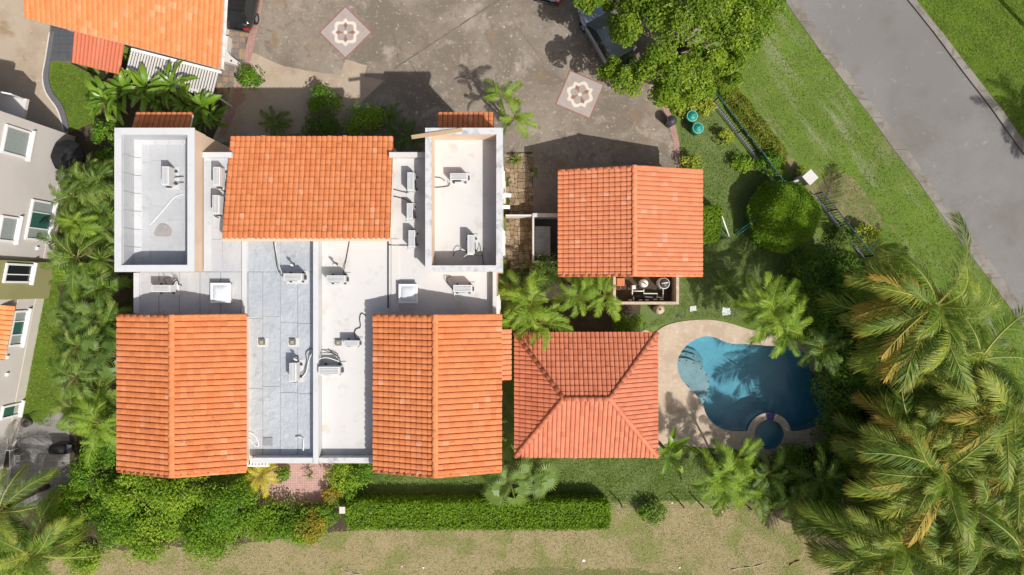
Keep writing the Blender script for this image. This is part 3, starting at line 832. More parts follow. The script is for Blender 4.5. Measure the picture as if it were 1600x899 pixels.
def tile_plane(root, roof, mat, o, u, v, wid, length, w=0.27, e=0.33, clip=None):
    """cover a plane with tiles. o eave corner, u along the eave, v up the slope; clip(vcoord)->(umin,umax) for hips"""
    Mf = frame(o, u, v)
    nc = max(1, round(wid / w)); w = wid / nc
    nr = max(1, math.ceil(length / e - 0.15)); e2 = length / nr
    key = (round(w, 4), round(e2, 4))
    if key not in _tile_cache:
        V, F = tile_geo(w, e2)
        me = np_mesh('roof_tile', V, [F], smooth=False)
        me.materials.append(mat)
        _tile_cache[key] = (V, F, me)
    lst = TILES.setdefault(root.name, [])
    for r in range(nr):
        for c in range(nc):
            u0 = c * w; v0 = r * e2
            full = True
            if clip:
                lo0, hi0 = clip(v0); lo1, hi1 = clip(v0 + e2 + .05)
                lo, hi = max(lo0, lo1), min(hi0, hi1)
                loo, hoo = min(lo0, lo1), max(hi0, hi1)
                if u0 + w <= loo + .02 or u0 >= hoo - .02: continue
                full = u0 >= lo and u0 + w <= hi
            slip = R.uniform(.01, .035) if R.random() < .05 else 0.0
            j = Matrix.Translation((u0, v0 - slip, R.uniform(-.004, .006))) @ Matrix.Rotation(R.uniform(-.016, .016), 4, 'Z')
            Mw = Mf @ j
            d = (Mw.translation - Vector((0, 0, CAMH))).length
            lst.append((d if full else 1e9, roof, Mw, key, mat, None if full else (Mf, u0, v0, clip)))


def finish_tiles(root, limit=290):
    lst = sorted(TILES.pop(root.name), key=lambda t: t[0])
    rest = {}
    for i, (d, roof, Mw, key, mat, cl) in enumerate(lst):
        if i < limit and cl is None:
            V, F, me = _tile_cache[key]
            if me.materials[0] != mat:
                k2 = key + (mat.name,)
                if k2 not in _tile_cache:
                    m2 = me.copy(); m2.materials.clear(); m2.materials.append(mat); _tile_cache[k2] = (V, F, m2)
                me = _tile_cache[k2][2]
            ob('roof_tile', me, None, roof, Mw)
        else:
            rest.setdefault(roof.name, [roof, mat, []])[2].append((key, Mw, cl))
    for roof, mat, items in rest.values():
        Vs, Fs, rn, n = [], [], [], 0
        for key, Mw, cl in items:
            V, F, _ = _tile_cache[key]
            if cl is not None:
                Mf, u0, v0, clip = cl
                V = V.copy(); V[:, 0] += u0; V[:, 1] += v0
                for q in range(len(V)):
                    lo, hi = clip(V[q, 1])
                    if lo > hi: lo = hi = (lo + hi) / 2
                    V[q, 0] = min(max(V[q, 0], lo), hi)
                A = np.array(Mf)
            else: A = np.array(Mw)
            Vs.append(V @ A[:3, :3].T + A[:3, 3]); Fs.append(F + n); n += len(V)
            rn.append(np.full(len(V), R.random()))
        me = np_mesh('roof_tiles', np.concatenate(Vs), [np.concatenate(Fs)], {'rnd': np.concatenate(rn)})
        tag(ob('roof_tiles', me, mat, roof), kind='stuff')


def cap_line(roof, mat, a, b, r=0.15, L=0.38, name='ridge_cap'):
    a, b = Vector(a), Vector(b)
    n = max(1, round((b - a).length / L)); L2 = (b - a).length / n
    me = cap_mesh(r, L2); me.materials.append(mat)
    d = (b - a).normalized()
    side = d.cross(Vector((0, 0, 1))).normalized()
    Mf = frame(a, side, d)
    for k in range(n):
        ob(name, me, None, roof, Mf @ Matrix.Translation((R.uniform(-.006, .006), k * L2, R.uniform(-.003, .004))))


def gable(root, mat, x0, x1, y0, y1, ze, zr, w, e, trim, name='tile_roof', slab_mat=None):
    """gable roof with its ridge along y"""
    xm = (x0 + x1) / 2
    mb = MB()
    t = 0.14
    prof = [(x0 + .04, ze - .03), (xm, zr - .03), (x1 - .04, ze - .03), (x1 - .04, ze - t - .03), (xm, zr - t - .03), (x0 + .04, ze - t - .03)]
    n = 6
    mb.raw([(x, y, z) for y in (y0 + .03, y1 - .03) for x, z in prof], [(0, 1, 1 + n, n)[::-1], (1, 2, 2 + n, 1 + n)[::-1], (2, 3, 3 + n, 2 + n)[::-1], (3, 4, 4 + n, 3 + n)[::-1], (4, 5, 5 + n, 4 + n)[::-1], (5, 0, n, 5 + n)[::-1],
                                                                         (0, 1, 4, 5), (1, 2, 3, 4), (n, n + 5, n + 4, n + 1), (n + 1, n + 4, n + 3, n + 2)])
    roof = mb.build(name, slab_mat or trim, root)
    sl = Vector((xm - x0, 0, zr - ze))
    tile_plane(root, roof, mat, (x0, y1, ze), (0, -1, 0), sl, y1 - y0, sl.length - .05, w, e)
    sr = Vector((xm - x1, 0, zr - ze))
    tile_plane(root, roof, mat, (x1, y0, ze), (0, 1, 0), sr, y1 - y0, sr.length - .05, w, e)
    cap_line(roof, mat, (xm, y0 - .02, zr + .05), (xm, y1 + .02, zr + .05))
    for yy, s_ in ((y0 + .02, -1), (y1 - .02, 1)):
        for xx in (x0, x1):
            a = Vector((xx, yy, ze + .045)); b = Vector((xm, yy, zr + .045))
            cap_line(roof, mat, a, b, 0.085, 0.42, 'rake_cap')
    return roof


# ------------------------------------------------------------------ the villa
VX0, VX1 = -18.6, -0.5
villa = thing('villa', 'large white villa with orange tile gables and flat silver and white roofs', 'house', (-9.5, -0.5, 0))
ZR = 7.72
foot = [(-18.35, -8.4), (-0.78, -8.4), (-0.78, 0.8), (-0.5, 0.8), (-0.5, 7.42), (-4.0, 7.42), (-4.0, 6.5), (-5.95, 6.5), (-5.95, 7.05), (-13.55, 7.05), (-13.55, 6.5), (-14.97, 6.5), (-14.97, 7.42), (-18.58, 7.42), (-18.58, 0.8), (-18.35, 0.8)]
wall = MB().prism(foot, 0.0, ZR).build('wall', M_peach, villa)
# a few windows and doors of the outer walls
def wall_window(root, x, y, z, w, h, face, door=False):
    ax = {'E': ((0, 1, 0), (1, 0, 0)), 'W': ((0, -1, 0), (-1, 0, 0)), 'N': ((-1, 0, 0), (0, 1, 0)), 'S': ((1, 0, 0), (0, -1, 0))}[face]
    Mw = frame((x, y, z), ax[0], (0, 0, 1))          # local x along wall, y up, z out of the wall
    mb = MB()
    for b in ((-w / 2, -w / 2 + .08, 0, h), (w / 2 - .08, w / 2, 0, h), (-w / 2 + .08, w / 2 - .08, h - .08, h), (-w / 2 + .08, w / 2 - .08, 0, .08), (-.03, .03, .08, h - .08)):
        mb.box(b[0], b[1], b[2], b[3], -.02, .06)
    f = mb.build('window' if not door else 'door', M_frame, root, M=Mw)
    MB().box(-w / 2 + .08, w / 2 - .08, .08, h - .08, -.01, .02).build('pane', M_dglass, f, M=Mw)
    if not door: MB().box(-w / 2 - .06, w / 2 + .06, -.06, -.003, -.02, .12).build('sill', M_white, f, M=Mw)
for y in (-6.5, -1.2):
    for z in (0.9, 4.4): wall_window(villa, -0.78, y, z, 1.5, 1.5, 'E')
for y in (2.4, 5.6):
    for z in (0.9, 4.4): wall_window(villa, -0.5, y, z, 1.2, 1.6, 'E')
for x in (-17.2, -12.3, -7.2, -2.2):
    yy = 7.42 if x < -15 or x > -4 else 7.05
    for z in (0.9, 4.2): wall_window(villa, x, yy, z, 1.3, 1.6, 'N')
for x in (-16, -11, -8, -3.5):
    for z in (0.1, 4.2): wall_window(villa, x, -8.4, z, 1.8, 2.0, 'S', door=z < 1)
wall_window(villa, -9.75, 7.05, 0.0, 1.8, 2.4, 'N', True)

# flat roofs: white coated decks and laid sheets of silver membrane
M_kgrey2 = surf('roof_seam_bitumen', (.27, .28, .30), [(3, .45, .7, (.34, .35, .37))], rough=.7)
def deck_(x0, x1, y0, y1, z, mat, name): return MB().box(x0, x1, y0, y1, ZR - .02, z).build(name, mat, villa)
Z1 = ZR + .03
deck_(-9.26, -0.9, -8.2, 2.38, Z1, M_wroof, 'white_roof')
deck_(-5.9, -4.02, 2.38, 6.45, Z1, M_wroof, 'white_roof')
deck_(-3.85, -0.62, 0.95, 7.30, Z1 + .01, M_wroof, 'white_roof')
sil = deck_(-18.2, -9.53, -8.2, 0.78, Z1, M_kgrey2, 'silver_roof')
sil2 = deck_(-14.95, -9.53, 0.78, 2.38, Z1, M_silver, 'silver_roof')
sil3 = deck_(-14.95, -13.5, 2.38, 6.45, Z1, M_silver2, 'silver_roof')
sil4 = deck_(-18.46, -15.1, 0.95, 7.30, Z1 + .01, M_silver2, 'silver_roof')


def roof_sheets(par, mat, xs, ys, z):
    for i in range(len(xs) - 1):
        off = R.uniform(0, 1)
        for j in range(len(ys) - 1):
            a, b = ys[j] + (.0 if j == 0 else off), ys[j + 1] + (0.0 if j == len(ys) - 2 else off)
            MB().box(xs[i] + .02, xs[i + 1] - .02, a + .012, b - .012, z - .02, z + .012 + R.uniform(0, .014)).build('roof_sheet', mat, par, bevel=.006)


roof_sheets(sil, M_silver, [-12.85, -12.15, -11.3, -10.45, -9.55], [-8.18, -5.2, -1.8, 0.76], Z1)
roof_sheets(sil2, M_silver, [-12.85, -12.15, -11.3, -10.45, -9.55], [0.79, 2.36], Z1)
roof_sheets(sil, M_silver2, [-18.18, -17.2, -16.2, -15.2, -14.2, -13.15], [-1.3, 0.76], Z1)
roof_sheets(sil2, M_silver2, [-14.93, -14.1, -13.15], [0.79, 2.36], Z1)
roof_sheets(sil3, M_silver2, [-14.93, -14.25, -13.52], [2.40, 3.7, 5.0, 6.42], Z1)
roof_sheets(sil4, M_silver2, [-18.42, -17.6, -16.75, -15.95, -15.12], [0.98, 3.0, 5.2, 7.26], Z1 + .01)


# tower parapets: a ring of wall with a coping on top and, inside, the wall face
def parapet(x0, x1, y0, y1, t, z1, mat_wall, mat_cope, mat_in, name='parapet'):
    mb = MB()
    o = [(x0, y0), (x1, y0), (x1, y1), (x0, y1)]; i = [(x0 + t, y0 + t), (x1 - t, y0 + t), (x1 - t, y1 - t), (x0 + t, y1 - t)]
    p = MB().prism(o, ZR + .003, z1, [i]).build(name, mat_wall, villa)
    o2 = [(x0 - .05, y0 - .05), (x1 + .05, y0 - .05), (x1 + .05, y1 + .05), (x0 - .05, y1 + .05)]
    i2 = [(x0 + t + .015, y0 + t + .015), (x1 - t - .015, y0 + t + .015), (x1 - t - .015, y1 - t - .015), (x0 + t + .015, y1 - t - .015)]
    MB().prism(o2, z1 + .002, z1 + .07, [i2]).build('coping', mat_cope, p, bevel=.012)
    ii = [(a + (.02 if a < (x0 + x1) / 2 else -.02), b + (.02 if b < (y0 + y1) / 2 else -.02)) for a, b in i]
    MB().prism([(a + (-.015 if a < (x0 + x1) / 2 else .015), b + (-.015 if b < (y0 + y1) / 2 else .015)) for a, b in ii], Z1, z1 - .01, [ii]).build('lining', mat_in, p)
    return p


pw = parapet(-18.60, -14.95, 0.78, 7.44, 0.26, 8.92, M_peach, M_coping_clean, M_silver2)
pe = parapet(-4.02, -0.48, 0.78, 7.44, 0.24, 8.92, M_peach, M_coping, M_peach)
# membrane upstands along the west tower's inner edges
for k in range(7):
    ya = 1.10 + k * 0.87
    MB().box(-18.315, -18.29, ya, ya + .85, Z1 + .03, 8.86).build('upstand_sheet', M_silver2, pw)
    MB().raw([(-18.29, ya, Z1 + .22), (-18.29, ya + .85, Z1 + .22), (-18.02, ya + .85, Z1 + .035), (-18.02, ya, Z1 + .035)], [(3, 2, 1, 0)]).build('cant_strip', M_silver2, pw)
for k in range(4):
    xa = -18.0 + k * 0.68
    MB().raw([(xa, 7.17, Z1 + .16), (xa + .66, 7.17, Z1 + .16), (xa + .66, 6.96, Z1 + .035), (xa, 6.96, Z1 + .035)], [(0, 1, 2, 3)]).build('cant_strip', M_silver2, pw)
MB().raw([(-14.89, 0.8, Z1 + .30), (-14.89, 6.4, Z1 + .30), (-14.62, 6.4, Z1 + .04), (-14.62, 0.8, Z1 + .04)], [(0, 3, 2, 1)]).build('cant_strip', M_silver2, pw)
# timber leaning across the east tower's parapet
MB().box(-1.2, 1.2, -.09, .09, 0, .07, M=Matrix.Translation((-3.52, 7.22, 9.0)) @ Matrix.Rotation(math.radians(9), 4, 'Z') @ Matrix.Rotation(math.radians(2), 4, 'Y')).build('roof_timber', M_wood, None, bevel=.008)
tag(bpy.data.objects['roof_timber'], 'weathered timber plank lying across the corner of the right tower parapet', 'plank')

# low parapets, kerbs and dividers between the roofs
def low(x0, x1, y0, y1, z1, mat=M_white, name='low_parapet', z0=ZR): MB().box(x0, x1, y0, y1, z0, z1).build(name, mat, villa, bevel=.015)
low(-12.5, -9.53, -8.43, -8.16, 8.28, M_coping_clean)
low(-9.26, -6.4, -8.43, -8.16, 8.28, M_coping)
low(-9.52, -9.27, -8.43, 2.36, 8.36, M_coping_clean, 'divider')
low(-0.93, -0.75, -1.3, 0.74, 8.28, M_white)
low(-5.93, -4.04, 6.28, 6.53, 8.12, M_white)
low(-14.93, -13.52, 6.28, 6.53, 8.12, M_coping_clean)
low(-13.12, -12.90, -1.25, 2.36, ZR + .16, M_coping_clean, 'roof_kerb')
low(-18.38, -18.12, -1.25, 0.72, ZR + .16, M_coping_clean, 'roof_kerb')
low(-5.88, -5.50, -1.2, 2.36, Z1 + .05, M_white, 'roof_kerb')
MB().box(-6.06, -6.00, -1.0, 2.36, Z1, Z1 + .05).build('cable_duct', M_dark, villa)

# gable blocks standing on the flat roofs
for x0, x1 in ((-18.62, -12.54), (-6.53, -0.50)):
    xm = (x0 + x1) / 2
    n = 5
    prof = [(x0 + .28, ZR - .02), (x1 - .28, ZR - .02), (x1 - .28, 8.62), (xm, 9.53), (x0 + .28, 8.62)]
    MB().raw([(x, y, z) for y in (-8.48, -1.42) for x, z in prof], [(0, 1, 2, 3, 4), (9, 8, 7, 6, 5)] + [(i, i + 5, (i + 1) % 5 + 5, (i + 1) % 5) for i in range(5)]).build('gable_wall', M_peach, villa)
    gable(villa, T_villa, x0, x1, -8.68, -1.30, 8.74, 9.72, .275, .30, M_peach)
# middle roof: one slope falling to the front
cx0, cx1, cy0, cy1, cz0, cz1 = -13.72, -5.78, 2.34, 7.36, 8.66, 7.66
MB().raw([(x, y, z) for x in (cx0 + .2, cx1 - .2) for y, z in ((2.42, ZR - .02), (7.03, ZR - .02), (7.03, 7.72 + .0), (2.42, 8.58))], [(0, 1, 2, 3), (7, 6, 5, 4), (0, 4, 5, 1), (1, 5, 6, 2), (2, 6, 7, 3), (3, 7, 4, 0)]).build('gable_wall', M_peach, villa)
mr = MB().raw([(x, y, z + dz) for x in (cx0 + .03, cx1 - .03) for y, z, dz in ((cy0 + .03, cz0, -.02), (cy1 - .03, cz1, -.02), (cy1 - .03, cz1, -.14), (cy0 + .03, cz0, -.14))], [(0, 1, 2, 3), (7, 6, 5, 4), (0, 4, 5, 1), (1, 5, 6, 2), (2, 6, 7, 3), (3, 7, 4, 0)]).build('tile_roof', M_peach, villa)
sl = Vector((0, cy0 - cy1, cz0 - cz1))
tile_plane(villa, mr, T_villa, (cx1, cy1, cz1), (-1, 0, 0), sl, cx1 - cx0, sl.length, .25, .315)
MB().box(cx0, cx1, cy0 - .14, cy0 + .02, cz0 - .12, cz0 + .05).build('ridge_flashing', M_peach, mr, bevel=.02)
# tiled canopies on the tower fronts
for x0, x1 in ((-18.66, -15.86), (-3.66, -0.90)):
    aw = MB().raw([(x, y, z + dz) for x in (x0 + .03, x1 - .03) for y, z, dz in ((7.44, 7.62, -.02), (8.62, 7.08, -.02), (8.62, 7.08, -.16), (7.44, 7.62, -.22))], [(0, 1, 2, 3), (7, 6, 5, 4), (0, 4, 5, 1), (1, 5, 6, 2), (2, 6, 7, 3), (3, 7, 4, 0)]).build('canopy', M_white, villa)
    s2 = Vector((0, 7.44 - 8.66, 0.55))
    tile_plane(villa, aw, T_villa, (x1, 8.66, 7.07), (-1, 0, 0), s2, x1 - x0, s2.length, .25, .32)
# side canopy on the east wall
sc = MB().raw([(x, y, z + dz) for y in (-4.68, -2.15) for x, z, dz in ((-0.77, 6.6, -.02), (-0.12, 6.3, -.02), (-0.12, 6.3, -.15), (-0.77, 6.6, -.2))], [(3, 2, 1, 0), (4, 5, 6, 7), (1, 5, 4, 0), (2, 6, 5, 1), (3, 7, 6, 2), (0, 4, 7, 3)]).build('canopy', M_white, villa)
s3 = Vector((-0.7, 0, .32))
tile_plane(villa, sc, T_gar, (-0.06, -4.72, 6.29), (0, 1, 0), s3, 2.6, s3.length, .25, .38)
finish_tiles(villa)

# ------------------------------------------------------------------ roof equipment
def ac_meshes():
    w, d, h = 0.90, 0.34, 0.58
    m = {}
    mb = MB().box(-w / 2, w / 2, -d / 2, d / 2, .12, .12 + h)
    m['casing'] = mb.mesh('casing', .018); m['casing'].materials.append(M_acw)
    mb = MB()
    for k in range(4): mb.box(-w / 2 + .06, w / 2 - .06, -d / 2 + .05 + k * .065, -d / 2 + .075 + k * .065, .12 + h, .12 + h + .008)
    m['top_rib'] = mb.mesh('top_rib'); m['top_rib'].materials.append(M_gravel)
    Mf = Matrix.Translation((-.12, -d / 2 - .004, .12 + h / 2)) @ Matrix.Rotation(math.pi / 2, 4, 'X')
    mb = MB()
    for r in (.06, .12, .18, .24):
        pts = [Mf @ Vector((r * math.cos(a), r * math.sin(a), 0.012)) for a in [2 * math.pi * k / 20 for k in range(21)]]
        mb.tube(pts, .006, 4, False)
    for k in range(6):
        a = math.pi * k / 6; mb.tube([Mf @ Vector((.25 * math.cos(a), .25 * math.sin(a), .012)), Mf @ Vector((-.25 * math.cos(a), -.25 * math.sin(a), .012))], .005, 4)
    m['fan_grille'] = mb.mesh('fan_grille'); m['fan_grille'].materials.append(M_dark)
    mb = MB().lathe([(.0, 0), (.25, 0), (.25, .006), (0, .006)], n=20)
    mb.v = [tuple(Mf @ Vector(p)) for p in mb.v]
    m['fan_recess'] = mb.mesh('fan_recess'); m['fan_recess'].materials.append(M_dark)
    mb = MB().box(-.04, .04, -d / 2 - .09, d / 2 + .09, 0, .12)
    m['foot'] = mb.mesh('foot', .006); m['foot'].materials.append(M_dark)
    mb = MB().box(w / 2 + .002, w / 2 + .07, -d / 2 + .05, d / 2 - .08, .2, .42)
    m['valve_cover'] = mb.mesh('valve_cover', .01); m['valve_cover'].materials.append(M_dark)
    mb = MB().box(-w / 2 - .1, w / 2 + .1, -d / 2 - .14, d / 2 + .14, -.035, -.003)
    m['pad'] = mb.mesh('pad', .008); m['pad'].materials.append(M_coping_clean)
    return m


AC = ac_meshes()


def ac(label, px, py, ang, hoses=(), white=(), scale=1.0, pad=True):
    x, y, _ = P(px, py, 8.45)
    z = Z1 + .055
    t = thing('condenser_unit', label, 'air conditioner', (x, y, z), 'air conditioning condensers on the villa roof')
    M = Matrix.Translation((x, y, z)) @ Matrix.Rotation(math.radians(ang), 4, 'Z') @ Matrix.Scale(scale, 4)
    for k in ('casing', 'top_rib', 'fan_recess', 'fan_grille', 'valve_cover'): ob(k, AC[k], None, t, M)
    for dx in (-.3, .3): ob('foot', AC['foot'], None, t, M @ Matrix.Translation((dx, 0, 0)))
    if pad: ob('pad', AC['pad'], None, t, M)
    for lst, mat, r in ((hoses, M_hose, .02), (white, M_pvc, .024)):
        for hp in lst:
            pts = [P(a, b, Z1 + hh) for a, b, hh in hp]
            q = smooth_loop(pts, 5, False)
            zs = np.interp(np.linspace(0, 1, len(q)), np.linspace(0, 1, len(pts)), [p[2] for p in pts])
            MB().tube([(a[0], a[1], zz) for a, zz in zip(q, zs)], r, 6).build('line_set', mat, t)


ac('white condenser alone inside the left tower', 259, 275, -90, [[(263, 285, .5), (275, 287, .25), (287, 285, .06)], [(264, 279, .4), (276, 277, .15), (287, 276, .06)]])
ac('white condenser on the narrow roof by the left tower, upper one', 339, 276, -90, [[(343, 287, .4), (346, 296, .1), (352, 300, .05)]])
ac('white condenser on the narrow roof by the left tower, lower one', 338, 320, -90, [[(339, 333, .4), (335, 337, .15), (342, 341, .05)]])
ac('topmost of three white condensers between middle roof and right tower', 642, 284, 90, [[(645, 297, .4), (636, 301, .08), (626, 299, .05), (615, 296, .05)]], scale=.98)
ac('middle of three white condensers between middle roof and right tower', 640, 330, 90, [[(643, 318, .3), (634, 312, .06), (615, 307, .05)], [(648, 330, .4), (650, 340, .1)]], scale=.86)
ac('lowest of three white condensers between middle roof and right tower', 643, 373, 90, [[(646, 384, .35), (640, 384, .06), (606, 383, .05)]], scale=.9)
ac('white condenser in the upper half of the right tower', 717, 276, 0, [[(703, 286, .3), (700, 291, .05), (682, 293, .05), (675, 291, .05)], [(695, 283, .05), (688, 278, .05), (674, 277, .05)]], scale=.94)
ac('white condenser in the lower half of the right tower with looping hoses', 736, 382, 90, [[(733, 397, .3), (722, 392, .5), (712, 393, .2), (708, 400, .05)], [(740, 398, .4), (752, 400, .5), (756, 388, .5), (754, 400, .05), (756, 416, .05)]],
   [[(740, 398, .45), (730, 398, .6), (722, 405, .4), (720, 415, .1)]])
ac('white condenser just below the right tower beside the square skylight', 723, 451, 0, [[(709, 453, .35), (702, 446, .4), (698, 436, .3), (705, 432, .05)]], [[(710, 457, .15), (710, 468, .04)]])
ac('white condenser with tangled hoses just below the left tower', 252, 451, 180, [[(262, 446, .4), (256, 436, .6), (268, 434, .5), (278, 444, .2), (284, 446, .05)], [(268, 448, .4), (275, 438, .5), (280, 444, .05)]], [[(272, 446, .5), (276, 440, .3), (279, 455, .05)]])
ac('white condenser on the silver roof below the middle roof', 458, 433, 0, [[(441, 432, .35), (434, 420, .2), (430, 395, .08), (427, 378, .05)]], [[(443, 433, .5), (437, 418, .35), (432, 396, .1), (430, 378, .05)]])
ac('white condenser on the white roof below the middle roof', 525, 436, 0, [[(540, 432, .4), (537, 425, .2), (541, 405, .06), (546, 377, .05)]])
ac('small white condenser beside the small vent near the right gable', 548, 537, 0, [[(558, 532, .35), (554, 524, .1), (556, 515, .05), (563, 511, .05), (562, 498, .05), (565, 490, .05), (572, 494, .05)]], scale=.8)
ac('largest white condenser, on the white roof against the divider', 515, 579, 0, [[(532, 572, .4), (530, 560, .3), (520, 552, .1), (513, 546, .05)], [(494, 566, .2), (498, 553, .25), (520, 552, .2), (531, 560, .3)]], [[(497, 562, .5), (510, 559, .55), (530, 565, .4)]], scale=1.12)
ac('white condenser low on the silver roof against the divider', 458, 582, -90, [[(466, 592, .3), (475, 582, .15), (479, 565, .06), (478, 552, .06), (484, 546, .1), (489, 545, .35)]], [[(465, 595, .2), (478, 583, .1), (482, 565, .1), (487, 553, .35)]])


def skylight(label, px, py, s):
    x, y, _ = P(px, py, 8.1)
    t = thing('skylight', label, 'skylight', (x, y, Z1), 'square skylights on the flat roofs')
    MB().box(x - s, x + s, y - s, y + s, Z1, Z1 + .34).build('kerb', M_white, t, bevel=.01)
    MB().prism([(x - s - .04, y - s - .04), (x + s + .04, y - s - .04), (x + s + .04, y + s + .04), (x - s - .04, y + s + .04)], Z1 + .342, Z1 + .40,
               [[(x - s + .05, y - s + .05), (x + s - .05, y - s + .05), (x + s - .05, y + s - .05), (x - s + .05, y + s - .05)]]).build('frame', M_frame, t)
    n = 8; V, F = [], []
    for i in range(n + 1):
        for j in range(n + 1):
            a, b = i / n * 2 - 1, j / n * 2 - 1
            V.append((x + a * (s - .05), y + b * (s - .05), Z1 + .37 + .10 * (1 - a ** 4) * (1 - b ** 4)))
    for i in range(n):
        for j in range(n): F.append((i * (n + 1) + j, (i + 1) * (n + 1) + j, (i + 1) * (n + 1) + j + 1, i * (n + 1) + j + 1))
    mb = MB(); mb.raw(V, F, True); mb.build('dome', M_acryl, t)


skylight('square white skylight on the left roof below the left tower', 345, 458, .44)
skylight('square white skylight half in shade above the right gable', 638, 459, .42)


def roofvent(label, px, py):
    x, y, _ = P(px, py, 7.95); s = .14
    t = thing('roof_vent', label, 'vent', (x, y, Z1), 'small square roof vents')
    MB().box(x - s, x + s, y - s, y + s, Z1, Z1 + .16).build('body', M_vent, t, bevel=.01)
    MB().box(x - s * .5, x + s * .5, y - s * .5, y + s * .5, Z1 + .162, Z1 + .19).build('cap', surf('vent_cap', (.34, .33, .26), rough=.6) if 'vent_cap' not in MATS else MATS['vent_cap'], t)
    MB().box(x - s - .12, x + s + .16, y - s - .1, y + s + .06, Z1 + .018, Z1 + .032).build('flashing', M_coping_clean, t)


roofvent('small square vent on the silver roof beside the left gable', 408, 535)
roofvent('small square vent on the silver roof beside the divider', 456, 535)
roofvent('small square vent on the white roof beside a condenser', 528, 536)


def vent_pipe(label, px, py, h=.55):
    x, y, _ = P(px, py, 8.0)
    t = thing('vent_pipe', label, 'pipe', (x, y, Z1), 'gooseneck vent pipes on the flat roofs')
    MB().tube([(x, y, Z1), (x, y, Z1 + h), (x + .04, y - .02, Z1 + h + .09), (x + .12, y - .06, Z1 + h + .1), (x + .16, y - .08, Z1 + h + .02)], .045, 8).build('pipe', M_pvc, t)
    MB().lathe([(.10, 0), (.06, .1), (.05, .1)], (x, y, Z1), 10).build('collar', M_dark, t)


vent_pipe('white gooseneck pipe on the silver roof above its condenser', 456, 413)
vent_pipe('white gooseneck pipe on the white roof above its condenser', 523, 413)
vent_pipe('white gooseneck pipe above the lowest condenser on the silver roof', 462, 559)
# loose cable and hose left on the roofs
def cable(label, pts, mat, r=.02, z=Z1 + .04, name='roof_cable'):
    q = smooth_loop([P(a, b, z) for a, b in pts], 6, False)
    tag(MB().tube([(a[0], a[1], z) for a in q], r, 6).build(name, mat), label, 'cable')


cable('white hose curving across the floor of the left tower', [(287, 303), (272, 309), (258, 325), (245, 340), (234, 352)], M_pvc, .022)
cable('white hose looped at the foot of the silver roof', [(387, 676), (396, 678), (403, 690), (403, 697), (397, 695), (390, 686), (386, 690)], M_pvc, .03)
gp = MB().tube([P(462, 683, Z1 + .1), P(470, 683, Z1 + .12), P(474, 686, Z1 + .12), P(474, 708, Z1 + .1)], .03, 6).build('roof_drain_pipe', M_pvc)
tag(gp, 'bent pale drain pipe by the parapet at the foot of the silver roof', 'pipe')
dbx = P(419, 690, Z1)
tag(MB().box(dbx[0] - .22, dbx[0] + .22, dbx[1] - .2, dbx[1] + .2, Z1 + .02, Z1 + .06).build('drain_cover', M_gravel), 'flat square drain cover at the foot of the silver roof', 'drain')
pt = surf('patched_membrane', (.33, .31, .29), [(4, .45, .7, (.26, .25, .24))], rough=.8)
pp = smooth_loop([P(a, b, Z1)[:2] for a, b in [(245, 357), (252, 350), (262, 352), (269, 360), (266, 369), (255, 370), (242, 368)]], 4)
tag(MB().prism(pp, Z1 + .02, Z1 + .052).build('roof_patch', pt, sil4), 'brown patch')
# white slatted shade on the south wall
sx = thing('slatted_shade', 'white slatted shade fixed under the lower edge of the silver roof', 'shade', (-12.0, -8.6, 6.4))
xa = P(385, 722, 6.6)[0]
MB().box(xa - .3, xa + 1.15, -9.02, -8.94, 6.55, 6.65).build('rail', M_frame, sx)
for k in range(9): MB().box(xa - .3 + k * .165, xa - .3 + k * .165 + .075, -8.94, -8.43, 6.56, 6.64).build('slat', M_frame, sx)

# ------------------------------------------------------------------ garage building
garage = thing('garage', 'small building with an orange gable roof between driveway and garden', 'building', (6.56, 3.6, 0))
gx0, gx1, gy0, gy1 = 2.57, 10.55, 0.64, 6.50
MB().prism([(gx0 + .5, gy0 + .3), (gx1 - .5, gy0 + .3), (gx1 - .5, gy1 - .3), (gx0 + .5, gy1 - .3)], 0, 3.05).build('wall', M_peach, garage)
xm = (gx0 + gx1) / 2
prof = [(gx0 + .5, 3.0), (gx1 - .5, 3.0), (gx1 - .5, 3.12), (xm, 4.28), (gx0 + .5, 3.12)]
MB().raw([(x, y, z) for y in (gy0 + .31, gy1 - .31) for x, z in prof], [(0, 1, 2, 3, 4), (9, 8, 7, 6, 5)] + [(i, i + 5, (i + 1) % 5 + 5, (i + 1) % 5) for i in range(5)]).build('gable_wall', M_peach, garage)
gable(garage, T_gar, gx0, gx1, gy0, gy1, 3.12, 4.42, .25, .335, M_peach)
wall_window(garage, gx1 - .5, 4.2, 1.0, 1.2, 1.1, 'E'); wall_window(garage, gx0 + .5, 5.2, 0, 1.0, 2.1, 'W', True)
gd = MB().box(-1.3, 1.3, 0, .06, 0, 2.3, M=Matrix.Translation((4.9, gy1 - .3, 0))).build('garage_door', M_white, garage)
gd = MB().box(-1.3, 1.3, 0, .06, 0, 2.3, M=Matrix.Translation((8.2, gy1 - .3, 0))).build('garage_door', M_white, garage)
finish_tiles(garage)

